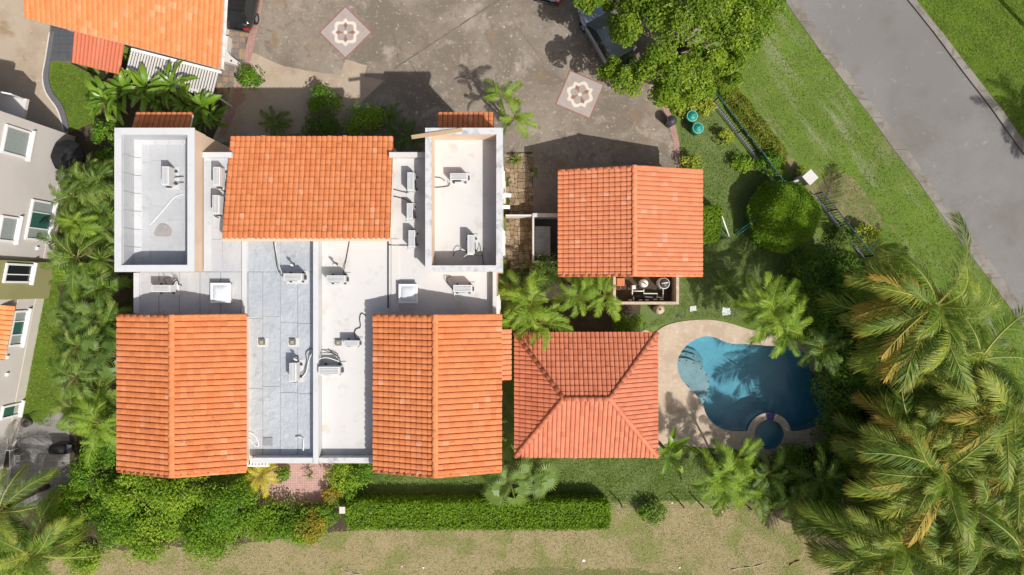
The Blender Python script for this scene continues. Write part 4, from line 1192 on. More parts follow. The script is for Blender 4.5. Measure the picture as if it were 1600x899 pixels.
# ------------------------------------------------------------------ poolside pavilion
pav = thing('pavilion', 'open poolside pavilion with a stained pink tile hip roof', 'pavilion', (4.1, -6.0, 0))
px0, px1, py0, py1, pze, pzr = 0.17, 8.13, -9.48, -2.52, 2.8, 4.3
rx0, rx1, ry = 2.78, 5.25, -5.98
A, B, C_, D = (px0, py0, pze), (px1, py0, pze), (px1, py1, pze), (px0, py1, pze)
E_, F_ = (rx0, ry, pzr), (rx1, ry, pzr)
dn = lambda p, d: (p[0], p[1], p[2] - d)
up = [dn(q, .03) for q in (A, B, C_, D, E_, F_)]; lo = [dn(q, .18) for q in (A, B, C_, D, E_, F_)]
pr = MB().raw(up + lo, [(0, 1, 5, 4), (1, 2, 5), (2, 3, 4, 5), (3, 0, 4), (10, 11, 7, 6), (11, 8, 7), (11, 10, 9, 8), (10, 6, 9), (0, 6, 7, 1), (1, 7, 8, 2), (2, 8, 9, 3), (3, 9, 6, 0)]).build('hip_roof', M_wood, pav)


def hip_face(o, p1, q0, q1):
    """eave from o to p1, top edge q0..q1 (above o .. p1)"""
    o, p1, q0, q1 = map(Vector, (o, p1, q0, q1))
    u = (p1 - o).normalized(); wid = (p1 - o).length
    v = (q0 - o) - u * (q0 - o).dot(u); L = v.length
    a0, a1 = (q0 - o).dot(u), (q1 - o).dot(u)
    tile_plane(pav, pr, T_pav, o, u, v, wid, L, .245, .37, clip=lambda t: (a0 * min(1, t / L), wid + (a1 - wid) * min(1, t / L)))


hip_face(A, B, E_, F_); hip_face(C_, D, F_, E_); hip_face(B, C_, F_, F_); hip_face(D, A, E_, E_)
for a, b in ((A, E_), (B, F_), (C_, F_), (D, E_)):
    a2 = Vector(a) + Vector((0, 0, .06)); b2 = Vector(b) + Vector((0, 0, .07)); cap_line(pr, T_pav, a2, b2, .135, .4, 'hip_cap')
cap_line(pr, T_pav, Vector(E_) + Vector((0, 0, .08)), Vector(F_) + Vector((0, 0, .08)), .14, .4)
for x in (px0 + .6, px1 - .6):
    for y in (py0 + .6, (py0 + py1) / 2, py1 - .6): MB().box(x - .15, x + .15, y - .15, y + .15, 0.03, 2.75).build('column', M_white, pav, bevel=.02)
MB().box(px0 + .3, px1 - .3, py0 + .3, py1 - .3, 0, .03).build('floor_slab', M_deck, pav)
finish_tiles(pav)

# ------------------------------------------------------------------ neighbour to the north-west (turned roof)
nw = thing('neighbour_house', 'white neighbouring house with a turned bright orange tile roof, upper left', 'house', P(200, 30))
e0, e1 = Vector(P(40, 28, 3.0)), Vector(P(347, 108, 3.0))
ud = (e1 - e0).normalized(); vd = Vector((-ud.y, ud.x, 0)); k_ = 0.45; run = 5.6
top0 = e0 + vd * run + Vector((0, 0, k_ * run)); top1 = e1 + vd * run + Vector((0, 0, k_ * run))
bk0 = top0 + vd * run - Vector((0, 0, k_ * run)); bk1 = top1 + vd * run - Vector((0, 0, k_ * run))
d1 = Vector((0, 0, .03)); d2 = Vector((0, 0, .22))
nr = MB().raw([p - d1 for p in (e0, e1, top1, top0, bk1, bk0)] + [p - d2 for p in (e0, e1, top1, top0, bk1, bk0)],
              [(0, 1, 2, 3), (3, 2, 4, 5), (9, 8, 7, 6), (11, 10, 8, 9), (0, 6, 7, 1), (1, 7, 8, 2), (2, 8, 10, 4), (4, 10, 11, 5), (5, 11, 9, 3), (3, 9, 6, 0)]).build('tile_roof', M_white, nw)
sl = vd * run + Vector((0, 0, k_ * run))
tile_plane(nw, nr, T_nw, e0, ud, sl, (e1 - e0).length, sl.length, .30, .36)
sl2 = -vd * run + Vector((0, 0, k_ * run))
tile_plane(nw, nr, T_nw, bk1, -ud, sl2, (e1 - e0).length, sl2.length, .30, .36)
cap_line(nr, T_nw, top0 + Vector((0, 0, .06)), top1 + Vector((0, 0, .06)))
cap_line(nr, M_white, e1 + Vector((0, 0, .05)) + ud * .03, top1 + Vector((0, 0, .05)) + ud * .03, .12, .6, 'rake_cap')
MB().box(0, (e1 - e0).length, .02, .08, -.3, -.06, M=frame(e0, ud, vd)).build('fascia', M_frame, nr)
Mh = frame((e0.x, e0.y, 0), ud, vd); WL = (e1 - e0).length
MB().prism([(0.4, .5), (WL - 1.6, .5), (WL - 1.6, 2 * run - .5), (0.4, 2 * run - .5)], 0, 3.0, M=Mh).build('wall', M_white, nw)
MB().raw([Mh @ Vector(p) for p in ((WL - 1.62, .5, 2.98), (WL - 1.62, 2 * run - .5, 2.98), (WL - 1.62, run, 2.8 + k_ * run - .05), (WL - 1.72, .5, 2.98), (WL - 1.72, 2 * run - .5, 2.98), (WL - 1.72, run, 2.8 + k_ * run - .05))], [(0, 1, 2), (5, 4, 3), (0, 3, 4, 1), (1, 4, 5, 2), (2, 5, 3, 0)]).build('gable_wall', M_white, nw)
finish_tiles(nw)
# low white wall running from its corner
wl = [P(*q)[:2] for q in [(350, 62), (363, 62), (361, 84), (366, 92), (378, 101), (376, 106), (352, 100)]]
tag(MB().prism(wl, 0, .55).build('garden_wall', M_white, bevel=.02), 'low white curved wall at the corner of the orange roofed house', 'wall')
pe_ = P(361, 95, .6)
tag(MB().lathe([(.06, 0), (.06, .03), (.02, .04)], (pe_[0], pe_[1], .552), 10).build('garden_light', M_dark), 'small dark round lamp on top of the low white wall', 'lamp')
# white slatted pergola below the eave
pg = thing('pergola', 'white slatted pergola below the eave of the turned orange roof', 'pergola', P(275, 115))
a, b = Vector(P(206, 78, 2.5)), Vector(P(346, 114, 2.5)); L = (b - a).length; Mp = frame(a, b - a, (-(b - a).y, (b - a).x, 0))
MB().box(0, L, -.06, .08, -.05, .09, M=Mp).build('beam', M_frame, pg)
MB().box(0, L, -1.36, -1.26, -.16, -.02, M=Mp).build('beam', M_frame, pg)
n = int(L / .16)
for i in range(n): MB().box(i * .16, i * .16 + .09, -1.5, -.07, -.015, .045, M=Mp).build('slat', M_white, pg)
for xx in (.1, L / 2, L - .1): MB().box(xx - .05, xx + .05, -1.35, -1.27, -2.5, -.165, M=Mp).build('post', M_frame, pg)
# red corrugated patio roof
q = [Vector(P(a_, b_, hh)) for a_, b_, hh in ((116, 48, 2.55), (194, 69, 2.55), (187, 117, 2.25), (112, 98, 2.25))]
n = 13; V = []; F = []
for j in range(2):
    A0, B0 = (q[0], q[1]) if j == 0 else (q[3], q[2])
    for i in range(n * 6 + 1):
        t = i / (n * 6); p = A0.lerp(B0, t); ph = (i % 6) / 6
        V.append((p.x, p.y, p.z + (.055 if ph < .55 else 0) * math.sin(math.pi * min(1, ph / .55))))
m_ = n * 6 + 1
F = [(i, m_ + i, m_ + i + 1, i + 1) for i in range(m_ - 1)]
rr = thing('patio_roof', 'red ribbed patio roof beside the dark slate terrace', 'roof', P(150, 85))
sheet_m = MB().raw(V + [(x, y, z - .02) for x, y, z in V], F + [(i + 2 * m_, i + 1 + 2 * m_, m_ + i + 1 + 2 * m_, m_ + i + 2 * m_) for i in range(m_ - 1)], True)
sheet_m.build('sheet', M_rust, rr)
for c in q: MB().box(c.x - .05, c.x + .05, c.y - .05, c.y + .05, 0, c.z - .03).build('post', M_dark, rr)

# ------------------------------------------------------------------ grey neighbour to the west: we look down onto its east wall
wh = thing('grey_house', 'grey two storey house with white framed windows at the left edge', 'house', (-30, 0, 0))
b0, b1 = Vector(P(118, 214)), Vector(P(32, 655))
fu = (b0 - b1).normalized()                                         # along the wall, northwards
FL = (b1 - b0).length + 6.0
wo_ = b0 - fu * FL
Mw_ = frame((wo_.x, wo_.y, 0), fu, (0, 0, 1))                        # x along, y up, z out of the wall (east)
out = Mw_.col[2].xyz
Mg = frame((wo_.x, wo_.y, 0), fu, -out)                               # x along the wall, y inwards, z up
MB().prism([(0, 0), (FL, 0), (FL, 9), (0, 9)], 0, 6.9, M=Mg).build('wall', M_grey, wh)
MB().prism([(-.3, -.25), (FL + .3, -.25), (FL + .3, 9.3), (-.3, 9.3)], 6.9, 7.15, M=Mg).build('roof', M_white, wh)
MB().prism([(0, -.03), (FL - .6, -.03), (FL - .6, -.002), (0, -.002)], 0, .75, M=Mg).build('plinth', M_greyl, wh)


def on_wall(px, py, off=0.0):
    """photo pixel -> (along, height) on the grey wall pushed out by off"""
    d = Vector(((px - 800) / FPX, (449.5 - py) / FPX, -1)); c = Vector((0, 0, CAMH))
    p0 = Vector((wo_.x, wo_.y, 0)) + out * off
    t = (p0 - c).dot(out) / d.dot(out); p = c + d * t
    return (p - p0).dot(fu), p.z


def wwin(cx, cy, w, h, off=0.0, panes=((0, 1, 0),), deep=.10):
    a, z = on_wall(cx, cy, off)
    z0, z1 = z - h / 2, z + h / 2; x0, x1 = a - w / 2, a + w / 2; t = .11
    mb = MB()
    for bx in ((x0, x0 + t, z0, z1), (x1 - t, x1, z0, z1), (x0 + t, x1 - t, z1 - t, z1), (x0 + t, x1 - t, z0, z0 + t)): mb.box(bx[0], bx[1], bx[2], bx[3], off - .02, off + deep)
    for f0, f1, k in panes[1:]: mb.box(x0 + t + (w - 2 * t) * f0 - .03, x0 + t + (w - 2 * t) * f0 + .03, z0 + t, z1 - t, off - .02, off + deep * .8)
    f = mb.build('window', M_frame, wh, M=Mw_)
    for f0, f1, k in panes:
        MB().box(x0 + t + (w - 2 * t) * f0 + .01, x0 + t + (w - 2 * t) * f1 - .01, z0 + t, z1 - t, off - .01, off + .03).build('pane', [M_screen, M_glass, M_dglass][k], f, M=Mw_)
    MB().box(x0 - .1, x1 + .1, z0 - .1, z0 - .003, off - .01, off + .2).build('sill', M_frame, f, M=Mw_)


wwin(25, 222, 1.5, 1.9)
wwin(62, 345, 2.3, 1.9, panes=((0, .28, 0), (.28, .72, 1), (.72, 1, 0)))
wwin(12, 358, 1.4, 1.3)
MB().box(on_wall(30, 466)[0], on_wall(30, 407)[0], .05, 5.0, .003, .30).build('bay', M_olive, wh, M=Mw_)
wwin(28, 427, 1.1, 2.1, .30, ((0, .42, 2), (.42, 1, 2)))
wwin(27, 513, 2.1, 1.1, panes=((0, .3, 0), (.3, .72, 1), (.72, 1, 0)))
wwin(16, 642, 0.8, 1.5, panes=((0, 1, 1),))
for q_ in ((57, 388), (24, 470), (10, 558), (10, 585)):
    a_, z_ = on_wall(*q_); MB().box(a_ - .09, a_ + .09, z_ - .07, z_ + .07, .0, .12).build('wall_vent', M_frame, wh, M=Mw_)
# small tiled hood on that wall
a0_, z0_ = on_wall(12, 560, .3); a1_, _ = on_wall(12, 478, .3)
hz = 3.1
hood = MB().prism([(a0_, -.002), (a1_, -.002), (a1_, -.42), (a0_, -.42)], hz - .25, hz - .15, M=Mg).build('hood', M_white, wh)
ho = Mg @ Vector((a0_, -.5, hz - .14)); hv = (Mg @ Vector((a0_, 0, hz + .3))) - ho
tile_plane(wh, hood, T_nw, ho, fu, hv, a1_ - a0_, hv.length, .27, .37)
finish_tiles(wh)
# balcony on its north side
MB().box(FL + .002, FL + 1.25, .9, 8.5, 3.0, 3.2, M=Mg).build('balcony', M_white, wh)
for k in range(8):
    MB().box(FL + 1.16, FL + 1.22, 1.0 + k * 1.05, 1.06 + k * 1.05, 3.2, 4.2, M=Mg).build('railing_post', M_frame, wh)
MB().box(FL + 1.18, FL + 1.20, 1.0, 8.4, 3.3, 4.1, M=Mg).build('railing_panel', surf('tinted_panel', (.20, .24, .29), [(3, .45, .7, (.26, .30, .35))], rough=.2, spec=.6), wh)
MB().box(FL + 1.15, FL + 1.23, .98, 8.42, 4.2, 4.26, M=Mg).build('handrail', M_frame, wh)

# ------------------------------------------------------------------ pool equipment yard
pq = thing('equipment_enclosure', 'low cream walled pool equipment yard against the garage', 'enclosure', P(1008, 455))
ex0, ey1 = P(958, 432, 1.2)[0], 0.92
ex1, ey0 = P(1061, 480, 1.2)[0], P(1061, 476, 1.2)[1]
for bx in ((ex0, ex0 + .16, ey0 + .16, ey1), (ex1 - .16, ex1, ey0 + .16, ey1), (ex0, ex1, ey0, ey0 + .16)):
    MB().box(bx[0], bx[1], bx[2], bx[3], 0, 1.2).build('wall', M_deck, pq)
MB().box(ex0 + .16, ex1 - .16, ey0 + .16, ey1, 0, .03).build('floor', M_soil, pq)
x, y, _ = P(1039, 443, 1.0)
t = thing('filter_tank', 'round grey pool filter with dark top in the equipment yard', 'tank', (x, y, .03))
MB().lathe([(.30, 0), (.34, .1), (.34, .75), (.30, .82)], (x, y, .03), 20).build('tank', M_acw, t)
MB().lathe([(.29, 0), (.26, .06), (.05, .10)], (x, y, .851), 18).build('lid', M_dark, t)
MB().tube([(x - .2, y, .97), (x + .2, y + .05, .97)], .035, 6).build('valve', M_pvc, t)
x, y, _ = P(1008, 443, .9)
t = thing('pump_tank', 'round white tank with a small dark handle in the equipment yard', 'tank', (x, y, .03))
MB().lathe([(.20, 0), (.24, .06), (.24, .6), (.18, .72), (.03, .76)], (x, y, .03), 18).build('tank', M_pvc, t)
MB().box(-.14, .14, -.025, .025, 0, .05, M=Matrix.Translation((x, y, .80)) @ Matrix.Rotation(-.6, 4, 'Z')).build('handle', M_dark, t)
t = thing('pool_pipes', 'white plastic pipes between the pool pumps and filter', 'pipes', P(1010, 460))
for pts in [[(988, 448), (988, 462)], [(989, 455), (1006, 455), (1006, 452)], [(1006, 453), (1006, 459), (1027, 459), (1027, 465)], [(1036, 452), (1036, 465), (1026, 465)], [(1008, 464), (1020, 465)], [(990, 464), (990, 470)]]:
    MB().tube([P(a, b, .45) for a, b in pts], .035, 8).build('pipe', M_pvc, t)
for a, b in ((985, 469), (1001, 469), (1011, 469), (1034, 468), (1024, 468)):
    p = P(a, b, .5); MB().box(p[0] - .10, p[0] + .10, p[1] - .03, p[1] + .03, .40, .5).build('valve_handle', M_pvc, t)
p = P(990, 449, .5); tag(MB().box(p[0] - .11, p[0] + .11, p[1] - .11, p[1] + .11, .03, .62).build('control_box', M_acw, bevel=.02), 'small white control box among the pool pipes', 'box')
p = P(1000, 464, .3); t = thing('pool_pump', 'black pool pump lying below the white pipes', 'pump', (p[0], p[1], .03))
MB().tube([(p[0] - .35, p[1], .2), (p[0] + .1, p[1], .2)], .12, 12).build('motor', M_dark, t); MB().lathe([(.13, 0), (.14, .3), (.1, .34)], (p[0] + .26, p[1], .04), 12).build('basket', M_dark, t)
for i, (a, b, r) in enumerate(((970, 441, .23), (967, 449, .15))):
    p = P(a, b, .5); t = thing('terracotta_pot', ['square terracotta pot in the corner of the equipment yard', 'round terracotta pot in the equipment yard'][i], 'pot', (p[0], p[1], .03))
    if i == 0: MB().box(p[0] - r, p[0] + r, p[1] - r, p[1] + r, .03, .5).build('pot', M_terra, t, bevel=.02); MB().box(p[0] - r + .04, p[0] + r - .04, p[1] - r + .04, p[1] + r - .04, .49, .503).build('soil', M_terra, t)
    else: MB().lathe([(r * .7, 0), (r, .3), (r * .85, .3), (r * .8, .22)], (p[0], p[1], .03), 14).build('pot', M_terra, t); MB().lathe([(r * .8, 0), (r * .78, .01)], (p[0], p[1], .25), 14).build('soil', M_soil, t)
x, y, _ = P(1032, 484, 1.0)
t = thing('chlorine_tank', 'round cream tank with a dark valve outside the equipment yard wall', 'tank', (x, y, 0))
MB().lathe([(.24, 0), (.27, .05), (.27, .85), (.22, .98), (.05, 1.02)], (x, y, 0), 20).build('tank', M_deck, t)
MB().lathe([(.05, 0), (.05, .08), (.02, .1)], (x - .02, y, 1.0), 8).build('valve', M_dark, t)
for lab, a, b, w, h, mat in (('white plastic panel lying on the grass by the pool deck', 1083, 483, .42, .34, M_acw), ('flattened silver sheet lying on the grass beside the palm', 1135, 487, .5, .5, M_silver), ('dark plastic scrap lying on the grass by the pool deck', 1060, 494, .3, .25, M_dark)):
    x, y, _ = P(a, b)
    q = rough_edge([(x - w / 2, y - h / 2), (x + w / 2, y - h / 2 + .08), (x + w / 2 - .05, y + h / 2), (x - w / 2 + .03, y + h / 2 - .02)], .18, .03)
    tag(MB().prism(q, .012, .04).build('scrap_panel', mat), lab, 'panel')

# ------------------------------------------------------------------ side yard between villa and garage
sy = thing('side_yard_wall', 'white low wall with a walled bin store beside the garage', 'wall', P(850, 370))
x0 = P(832, 340, 1.3)[0]; x1 = gx0 + .52
yA, yB = P(832, 336, 1.3)[1], P(832, 411, 1.3)[1]
MB().box(x0, x1, yA - .12, yA + .1, 0, 1.3).build('wall', M_coping, sy)
MB().box(x0, x0 + .1, yB, yA - .121, 0, 1.3).build('wall', M_white, sy)
MB().box(x0 + .101, x1, yB, yB + .1, 0, 1.3).build('wall', M_white, sy)
MB().box(P(790, 0, 1.2)[0], x0 - .002, yA - .07, yA + .03, 0, 1.2).build('wall', M_white, sy)
MB().box(x0 + .1, x1, yB + .1, yA - .12, .005, .03).build('floor', M_slate, sy)
t = thing('storage_shed', 'grey ribbed roof of a low store inside the white walled side yard', 'shed', P(847, 378))
a, b = P(836, 354, .9), P(860, 400, .9)
MB().box(a[0] + .05, b[0] - .05, b[1] + .05, a[1] - .05, .03, .84).build('body', M_kgrey, t)
V, F = [], []; n = 12
for i in range(n * 4 + 1):
    yy = b[1] + (a[1] - b[1]) * i / (n * 4); zz = .88 + .025 * math.sin(2 * math.pi * i / 4)
    V += [(a[0], yy, zz + .06), (b[0], yy, zz)]
F = [(2 * i, 2 * i + 1, 2 * i + 3, 2 * i + 2) for i in range(n * 4)]
MB().raw(V, F, True).build('roof', M_gravel, t)
for i, (a, b) in enumerate(((794, 306), (792, 324))):
    p = P(a, b, 5.0)
    tag(MB().box(-.5 + 0, p[0] + .16, p[1] - .09, p[1] + .09, 4.95, 5.15).build('wall_bracket', M_frame, villa), 'white wall bracket')

# ------------------------------------------------------------------ bins
def bin_(label, px, py, r, h, m1, m2):
    x, y, _ = P(px, py, h)
    t = thing('waste_bin', label, 'bin', (x, y, .012), 'round bins beside the driveway')
    MB().lathe([(r * .78, 0), (r * .96, h - .12), (r * .98, h - .1)], (x, y, .012), 20).build('body', m1, t)
    MB().lathe([(r, h - .11), (r * 1.04, h - .06), (r * .98, h - .02), (r * .9, h - .03)], (x, y, .012), 20).build('rim', m2, t)
    MB().lathe([(r * .88, h - .05), (r * .8, h - .01), (r * .45, h + .06), (r * .1, h + .08)], (x, y, .012), 20).build('lid', m1, t)
    MB().box(-.12, .12, -.025, .025, h + .075, h + .11, M=Matrix.Translation((x, y, .012)) @ Matrix.Rotation(.5, 4, 'Z')).build('handle', m2, t)
    for s_ in (-1, 1): MB().box(x + s_ * r * 1.0 - .04, x + s_ * r * 1.0 + .04, y - .07, y + .07, h - .25, h - .19).build('side_handle', m2, t)


bin_('charcoal round bin on the brick border of the driveway', 1050, 188, .30, .95, M_bbin, M_bbin)
bin_('upper green round bin on the grass beside the yellow shrub', 1082, 181, .33, .9, M_gbin, M_gbin2)
bin_('lower green round bin on the grass beside the fence', 1091, 200, .33, .9, M_gbin, M_gbin2)

# ------------------------------------------------------------------ fences
def picket_fence(label, pts, posts=2.0, plinth=M_white):
    W_ = [Vector(P(*q)) for q in pts]
    t = thing('picket_fence', label, 'fence', W_[0], 'metal picket fence along the verge')
    H_ = 1.35
    for i in range(len(W_) - 1):
        a, b = W_[i], W_[i + 1]; d = b - a; L = d.length
        M = frame(a, d, (-d.y, d.x, 0))
        MB().box(0.01, L - .01, -.09, .09, 0, .28, M=M).build('plinth', plinth, t)
        for z in (.42, H_): MB().box(0.02, L - .02, -.02, .02, z - .025, z + .025, M=M).build('rail', M_rail if z < 1 else M_teal2, t)
        n = int(L / .16)
        mb = bpy.data.meshes.get('fence_picket') or MB().box(-.012, .012, -.012, .012, .28, H_ - .026).mesh('fence_picket')
        for k in range(n):
            o = ob('picket', mb, M_rail, t, M @ Matrix.Translation(((k + .5) * L / n, 0, 0)))
        for xx in ([0.05] if i else [0.05]) + ([L - .05] if i == len(W_) - 2 else []):
            MB().box(xx - .035, xx + .035, -.035, .035, .27, H_ + .08, M=M).build('post', M_rail, t)


M_teal2 = surf('teal_top_rail', (0.02, 0.10, 0.115), [(8, 0.55, 0.7, (0.05, 0.16, 0.17))], rough=.4, spec=.5)
picket_fence('dark teal picket fence on a white plinth behind the green bins', [(1086, 128), (1112, 160), (1150, 208), (1178, 244), (1212, 290)])
picket_fence('dark teal picket fence on a white plinth right of the round topiary', [(1268, 304), (1290, 330), (1318, 366), (1348, 402)])
x, y, _ = P(1266, 277, 1.7)
t = thing('gate_pillar', 'square white pillar between the two fence runs beside the round topiary', 'pillar', (x, y, 0))
Mt = Matrix.Translation((x, y, 0)) @ Matrix.Rotation(math.radians(-48), 4, 'Z')
MB().box(-.28, .28, -.28, .28, 0, 1.62, M=Mt).build('shaft', M_white, t)
MB().box(-.34, .34, -.34, .34, 1.622, 1.72, M=Mt).build('cap', M_white, t, bevel=.03)
a, b = Vector(P(1230, 289, .9)), Vector(P(1254, 279, .9)); d = b - a; d.z = 0
tag(MB().box(0, d.length, -.06, .06, 0, .9, M=frame((a.x, a.y, 0), d, (-d.y, d.x, 0))).build('side_wall', M_white), 'short grey white wall joining the square pillar', 'wall')
# poles left leaning against the clipped hedges
t = thing('leaning_pole', 'white metal pole with a teal one leaning against the small box hedge', 'pole', P(1139, 369))
for pts, mat, r in (([(1128, 338, 1.2), (1139, 369, .05)], M_pvc, .045), ([(1126, 345, 1.15), (1129, 372, .04)], M_rail, .03)): MB().tube([P(*q) for q in pts], r, 8).build('pole', mat, t)
t = thing('leaning_pole', 'pair of teal metal poles leaning against the round topiary', 'pole', P(1150, 366))
for pts, mat, r in (([(1182, 342, 1.5), (1148, 365, .05)], M_teal, .05), ([(1184, 346, 1.5), (1151, 368, .04)], M_gbin2, .03)): MB().tube([P(*q) for q in pts], r, 8).build('pole', mat, t)
# wire fence along the dry field
t = thing('wire_fence', 'thin wire fence with slim posts along the dry field', 'fence', P(1050, 785))
wf = [(948, 782), (968, 784), (1010, 784), (1062, 785), (1092, 785), (1130, 786), (1165, 788)]
for q in wf:
    x, y, _ = P(*q); MB().box(x - .03, x + .03, y - .03, y + .03, 0, 1.1).build('post', M_dark, t)
for z in (.35, .7, 1.05): MB().tube([(P(*q)[0], P(*q)[1], z) for q in wf], .008, 4).build('wire', M_dark, t)
x, y, _ = P(535, 797, 1.3)
t = thing('stone_post', 'grey stone post at the end of the long hedge', 'post', (x, y, 0))
MB().box(x - .14, x + .14, y - .17, y + .17, 0, 1.3).build('shaft', M_gutter, t); MB().box(x - .17, x + .17, y - .2, y + .2, 1.302, 1.37).build('cap', M_greyl, t, bevel=.015)

# ------------------------------------------------------------------ left neighbour's patio things
x, y, _ = P(97, 243, 2.2); x += .12
t = thing('patio_umbrella', 'black patio umbrella beside the grey house', 'umbrella', (x, y, 0))
n = 8; V = [(0, 0, 2.45)]; F = []
for ring, (r, z) in enumerate(((.5, 2.28), (.98, 1.92), (.99, 1.80))):
    for k in range(n * 2):
        a = math.pi * k / n; s_ = 1.0 if k % 2 == 0 else .94
        V.append((r * s_ * math.cos(a), r * s_ * math.sin(a), z + (0 if k % 2 == 0 else .02)))
m2 = 2 * n
F += [(0, 1 + k, 1 + (k + 1) % m2) for k in range(m2)]
for rg in range(2): F += [(1 + rg * m2 + k, 1 + (rg + 1) * m2 + k, 1 + (rg + 1) * m2 + (k + 1) % m2, 1 + rg * m2 + (k + 1) % m2) for k in range(m2)]
MB().raw([(x + a, y + b, c) for a, b, c in V], F).build('canopy', M_fabric, t)
MB().tube([(x, y, .02), (x, y, 2.5)], .025, 8).build('pole', M_dark, t)
MB().lathe([(.28, 0), (.28, .05), (.05, .1)], (x, y, .012), 14).build('base', M_dark, t)
x, y, _ = P(3, 718, .75)
t = thing('patio_table', 'white framed patio table cut off by the left edge', 'table', (x, y, .012))
MB().box(x - .75, x + .42, y - .5, y + .5, .70, .73).build('top', M_dglass, t)
for bx in ((x - .75, x + .45, y - .55, y - .501), (x - .75, x + .45, y + .501, y + .55), (x + .421, x + .45, y - .5, y + .5)): MB().box(*bx, .69, .74).build('frame', M_frame, t)
for a, b in ((x + .4, y - .48), (x + .4, y + .48), (x - .7, y - .48), (x - .7, y + .48)): MB().box(a - .02, a + .02, b - .02, b + .02, .012, .69).build('leg', M_frame, t)
x, y, _ = P(25, 717, .5)
t = thing('patio_chair', 'white metal chair pushed up to the patio table', 'chair', (x, y, .012))
for k in range(4): MB().box(x - .2, x + .2, y - .18 + k * .11, y - .12 + k * .11, .44, .47).build('seat_slat', M_frame, t)
for k in range(3): MB().box(x + .21, x + .24, y - .18 + k * .16, y - .13 + k * .16, .47, .88).build('back_slat', M_frame, t)
MB().box(x + .2, x + .25, y - .22, y + .24, .881, .92).build('top_rail', M_frame, t)
for a, b in ((-.2, -.2), (-.2, .22), (.22, -.2), (.22, .22)): MB().box(x + a - .015, x + a + .015, y + b - .015, y + b + .015, .012, .44).build('leg', M_frame, t)
x, y, _ = P(38, 662, .5)
t = thing('plant_pot', 'dark round plant pot at the corner of the grey house', 'pot', (x, y, .012))
MB().lathe([(.18, 0), (.26, .42), (.22, .42), (.2, .36)], (x, y, .012), 16).build('pot', M_slate, t)
MB().lathe([(.2, 0), (.19, .01)], (x, y, .37), 14).build('soil', M_soil, t)
x, y, _ = P(90, 703, .9)
t = thing('barbecue', 'dark covered barbecue at the edge of the grey patio', 'barbecue', (x, y, .012))
MB().box(x - .45, x + .45, y - .3, y + .3, .012, .75).build('cart', M_dark, t, bevel=.02)
MB().tube([(x - .43, y, .8), (x + .43, y, .8)], .29, 14).build('hood', M_fabric, t)
MB().box(x + .47, x + .72, y - .25, y + .25, .72, .75).build('side_shelf', M_slate, t)

